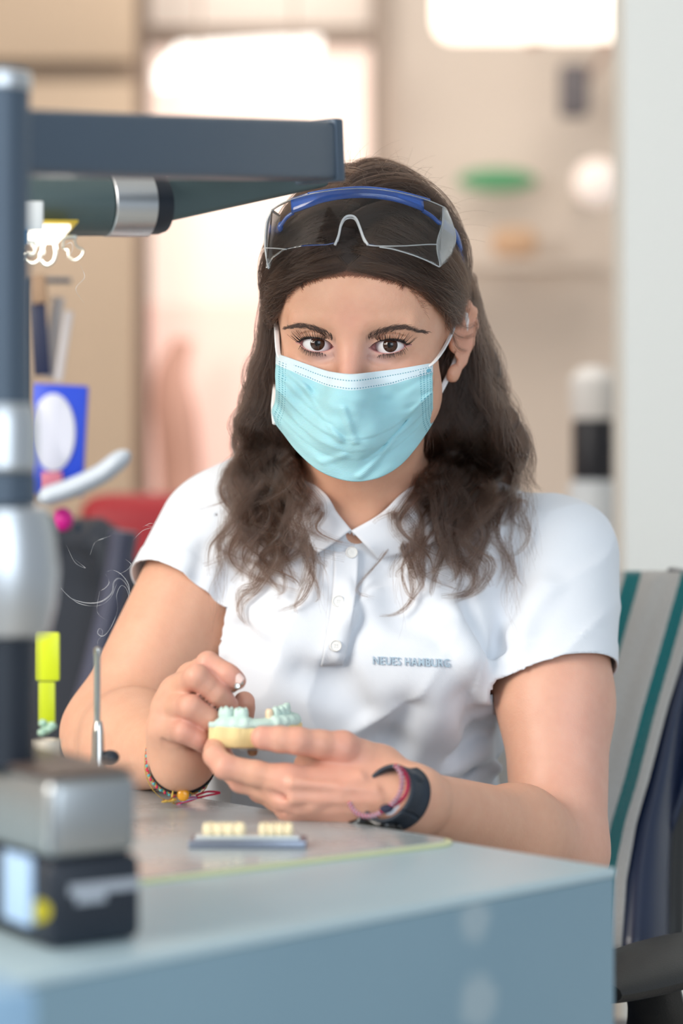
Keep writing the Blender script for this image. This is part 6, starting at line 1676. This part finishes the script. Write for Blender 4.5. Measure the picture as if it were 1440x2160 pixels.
q = P(1258, 385, 4.94); bm = bmesh.new(); bm_tube(bm, [q, [q[0], YB+.08, q[2]]], .010, 10); from_bm('bracket', bm, M_WPL if 'M_WPL' in globals() else M_WALL2, GL)
bm = bmesh.new(); bm_box(bm, P(1085, 512, 5.15), (.095, .08, .060), None, .022, 4); simple('carton', bm, mat('orange_carton', (.78, .52, .34, 1), .7), 'small pale orange carton on the back shelf, below the green sign', 'carton')
bm = bmesh.new(); bm_box(bm, P(1060, 562, 5.15), (.42, .12, .018), None, .003); simple('wall_shelf', bm, M_WALL, 'cream wall shelf under the orange carton', 'shelf')
BT = empty('dispenser_bottle', P(1250, 1190, 3.5), 'white bottle with black band standing beside the pale pillar', 'bottle')
def bcyl(name, prof, m): 
    c = P(1250, 944, 3.5); bm = bmesh.new(); bm_lathe(bm, [(r, -(v-944)/F*3.5) for r, v in prof], c, (0, 0, 1), 32); from_bm(name, bm, m, BT)
M_WPL = mat('white_plastic', (.80, .80, .80, 1), .4)
bcyl('body', [(.034, 1205), (.036, 1195), (.036, 1030), (.028, 1012)], mat('pale_blue_white', (.66, .72, .78, 1), .4)); bcyl('band', [(.029, 1012), (.030, 1008), (.030, 892), (.028, 885)], mat('black_band', (.012, .014, .022, 1), .5)); bcyl('pump_head', [(.028, 885), (.033, 870), (.034, 800), (.018, 775), (.001, 772)], M_WPL)
bm = bmesh.new(); a = P(1250, 1206, 3.5); bm_box(bm, (a[0]-.02, a[1]+.02, a[2]/2), (.26, .30, a[2]), None, .006); simple('side_cabinet', bm, mat('cream_cabinet', (.70, .62, .54, 1), .6), 'pale cream side cabinet under the white bottle', 'cabinet')
# red things to the left of the person
bm = bmesh.new(); c = P(295, 1165, 3.3); bm_box(bm, c, (.15, .20, .16), None, .03, 4); bm_box(bm, (c[0], c[1], c[2]/2-.02), (.13, .18, c[2]-.1), None, .01); simple('red_stool', bm, mat('red_vinyl', (.42, .02, .03, 1), .5), 'dark red seat behind the black chair at the left', 'stool')
bm = bmesh.new(); c = P(372, 880, 5.0)
pts_ = [P(385, 720, 5.0), P(360, 800, 4.98), P(372, 900, 4.98), P(380, 1000, 5.), P(384, 1120, 5.)]; bm_tube(bm, spline(pts_, 20), [.03+.032*min(1, i/8) for i in range(20)], 18, True, sx=1., sy=.5); simple('hanging_coat', bm, mat('coral_cloth', (.85, .48, .38, 1), .8), 'coral red coat hanging before the bright partition', 'coat')
# dark chair at the left behind the arm
C2 = empty('task_chair', (-.62, 2.95, 0), 'dark slate task chair behind the right arm, mostly hidden', 'office chair')
G = np.zeros((20, 14, 3))
for j in range(20):
    for i in range(14):
        v = 1092+(1700-1092)*j/19; u0 = np.interp(v, [1092, 1250, 1500, 1700], [40, 20, -20, -40]); u1 = np.interp(v, [1092, 1130, 1250, 1500, 1700], [215, 275, 300, 235, 190])
        f = i/13; G[j, i] = P(u0*(1-f)+u1*f, v, 2.75-.10*f+.05*math.sin(f*math.pi)-.0*j)
grid_mesh('backrest', G, mat('slate_mesh', (.035, .045, .065, 1), .6), C2, thick=.04)
bm = bmesh.new(); s_ = [P(u, v, 2.60) for u, v in ((262, 1120), (240, 1260), (200, 1420), (150, 1600))]; bm_tube(bm, spline(s_, 14), .030, 14, sx=.8, sy=.5); from_bm('side_bar', bm, mat('slate_blue_plastic', (.09, .10, .16, 1), .5), C2)
bm = bmesh.new(); bm_box(bm, (-.40, 2.95, .48), (.44, .42, .07), None, .03, 4); from_bm('seat', bm, M_BLK, C2)
bm = bmesh.new(); bm_tube(bm, [(-.40, 2.95, .45), (-.40, 2.95, .08)], .03, 16); from_bm('gas_lift', bm, M_BLK, C2)
for k in range(5):
    a = 2*math.pi*k/5; d = np.array([math.cos(a), math.sin(a), 0]); c = np.array([-.40, 2.95, .07]); bm = bmesh.new(); bm_tube(bm, [c, c+d*.27+[0, 0, -.04]], [.022, .014], 10); from_bm('leg', bm, M_BLK, C2)
#==FILE 90
# ================================================================== camera
cam = bpy.data.cameras.new('camera'); co_ = bpy.data.objects.new('camera', cam); C.objects.link(co_)
co_.location = (0, 0, CZ); co_.rotation_euler = (math.radians(90), 0, 0)
cam.sensor_fit = 'VERTICAL'; cam.sensor_height = 36.; cam.lens = F*36/2160; cam.shift_y = (VH-1080)/2160
cam.dof.use_dof = True; cam.dof.focus_distance = 1.878; cam.dof.aperture_fstop = 2.8
cam.clip_start = .05
bpy.context.scene.camera = co_
sc = bpy.context.scene
sc.view_settings.view_transform = 'Standard'; sc.view_settings.look = 'None'; sc.view_settings.gamma = 1; sc.view_settings.use_curve_mapping = False
sc.view_settings.exposure = 0.0
w = bpy.data.worlds.new('world'); sc.world = w; w.use_nodes = True
w.node_tree.nodes['Background'].inputs[0].default_value = (.80, .90, 1., 1); w.node_tree.nodes['Background'].inputs[1].default_value = .52
def area(name, loc, tgt, size, power, col, sy=None):
    l = bpy.data.lights.new(name, 'AREA'); l.energy = power; l.color = col; l.size = size
    if sy: l.shape = 'RECTANGLE'; l.size_y = sy
    o = bpy.data.objects.new(name, l); C.objects.link(o); o.location = loc
    o.rotation_euler = (Vector(tgt)-Vector(loc)).to_track_quat('-Z', 'Y').to_euler(); return o
area('window_daylight', (1.1, -1.3, 1.65), (0, 1.95, .95), 1.9, 38, (.78, .89, 1.), 1.6)
area('window_daylight_left', (-2.0, .3, 2.0), (0, 1.95, 1.05), 1.2, 70, (1., .94, .86), 1.4)
area('ceiling_light', (.2, 3.9, 2.85), (.2, 4.6, .6), 1.6, 24, (1., .93, .85), 1.0)
sc.cycles.use_denoising = True; sc.cycles.use_adaptive_sampling = True; sc.cycles.adaptive_threshold = .04
sc.cycles.max_bounces = 8; sc.cycles.diffuse_bounces = 3; sc.cycles.glossy_bounces = 4; sc.cycles.transmission_bounces = 8
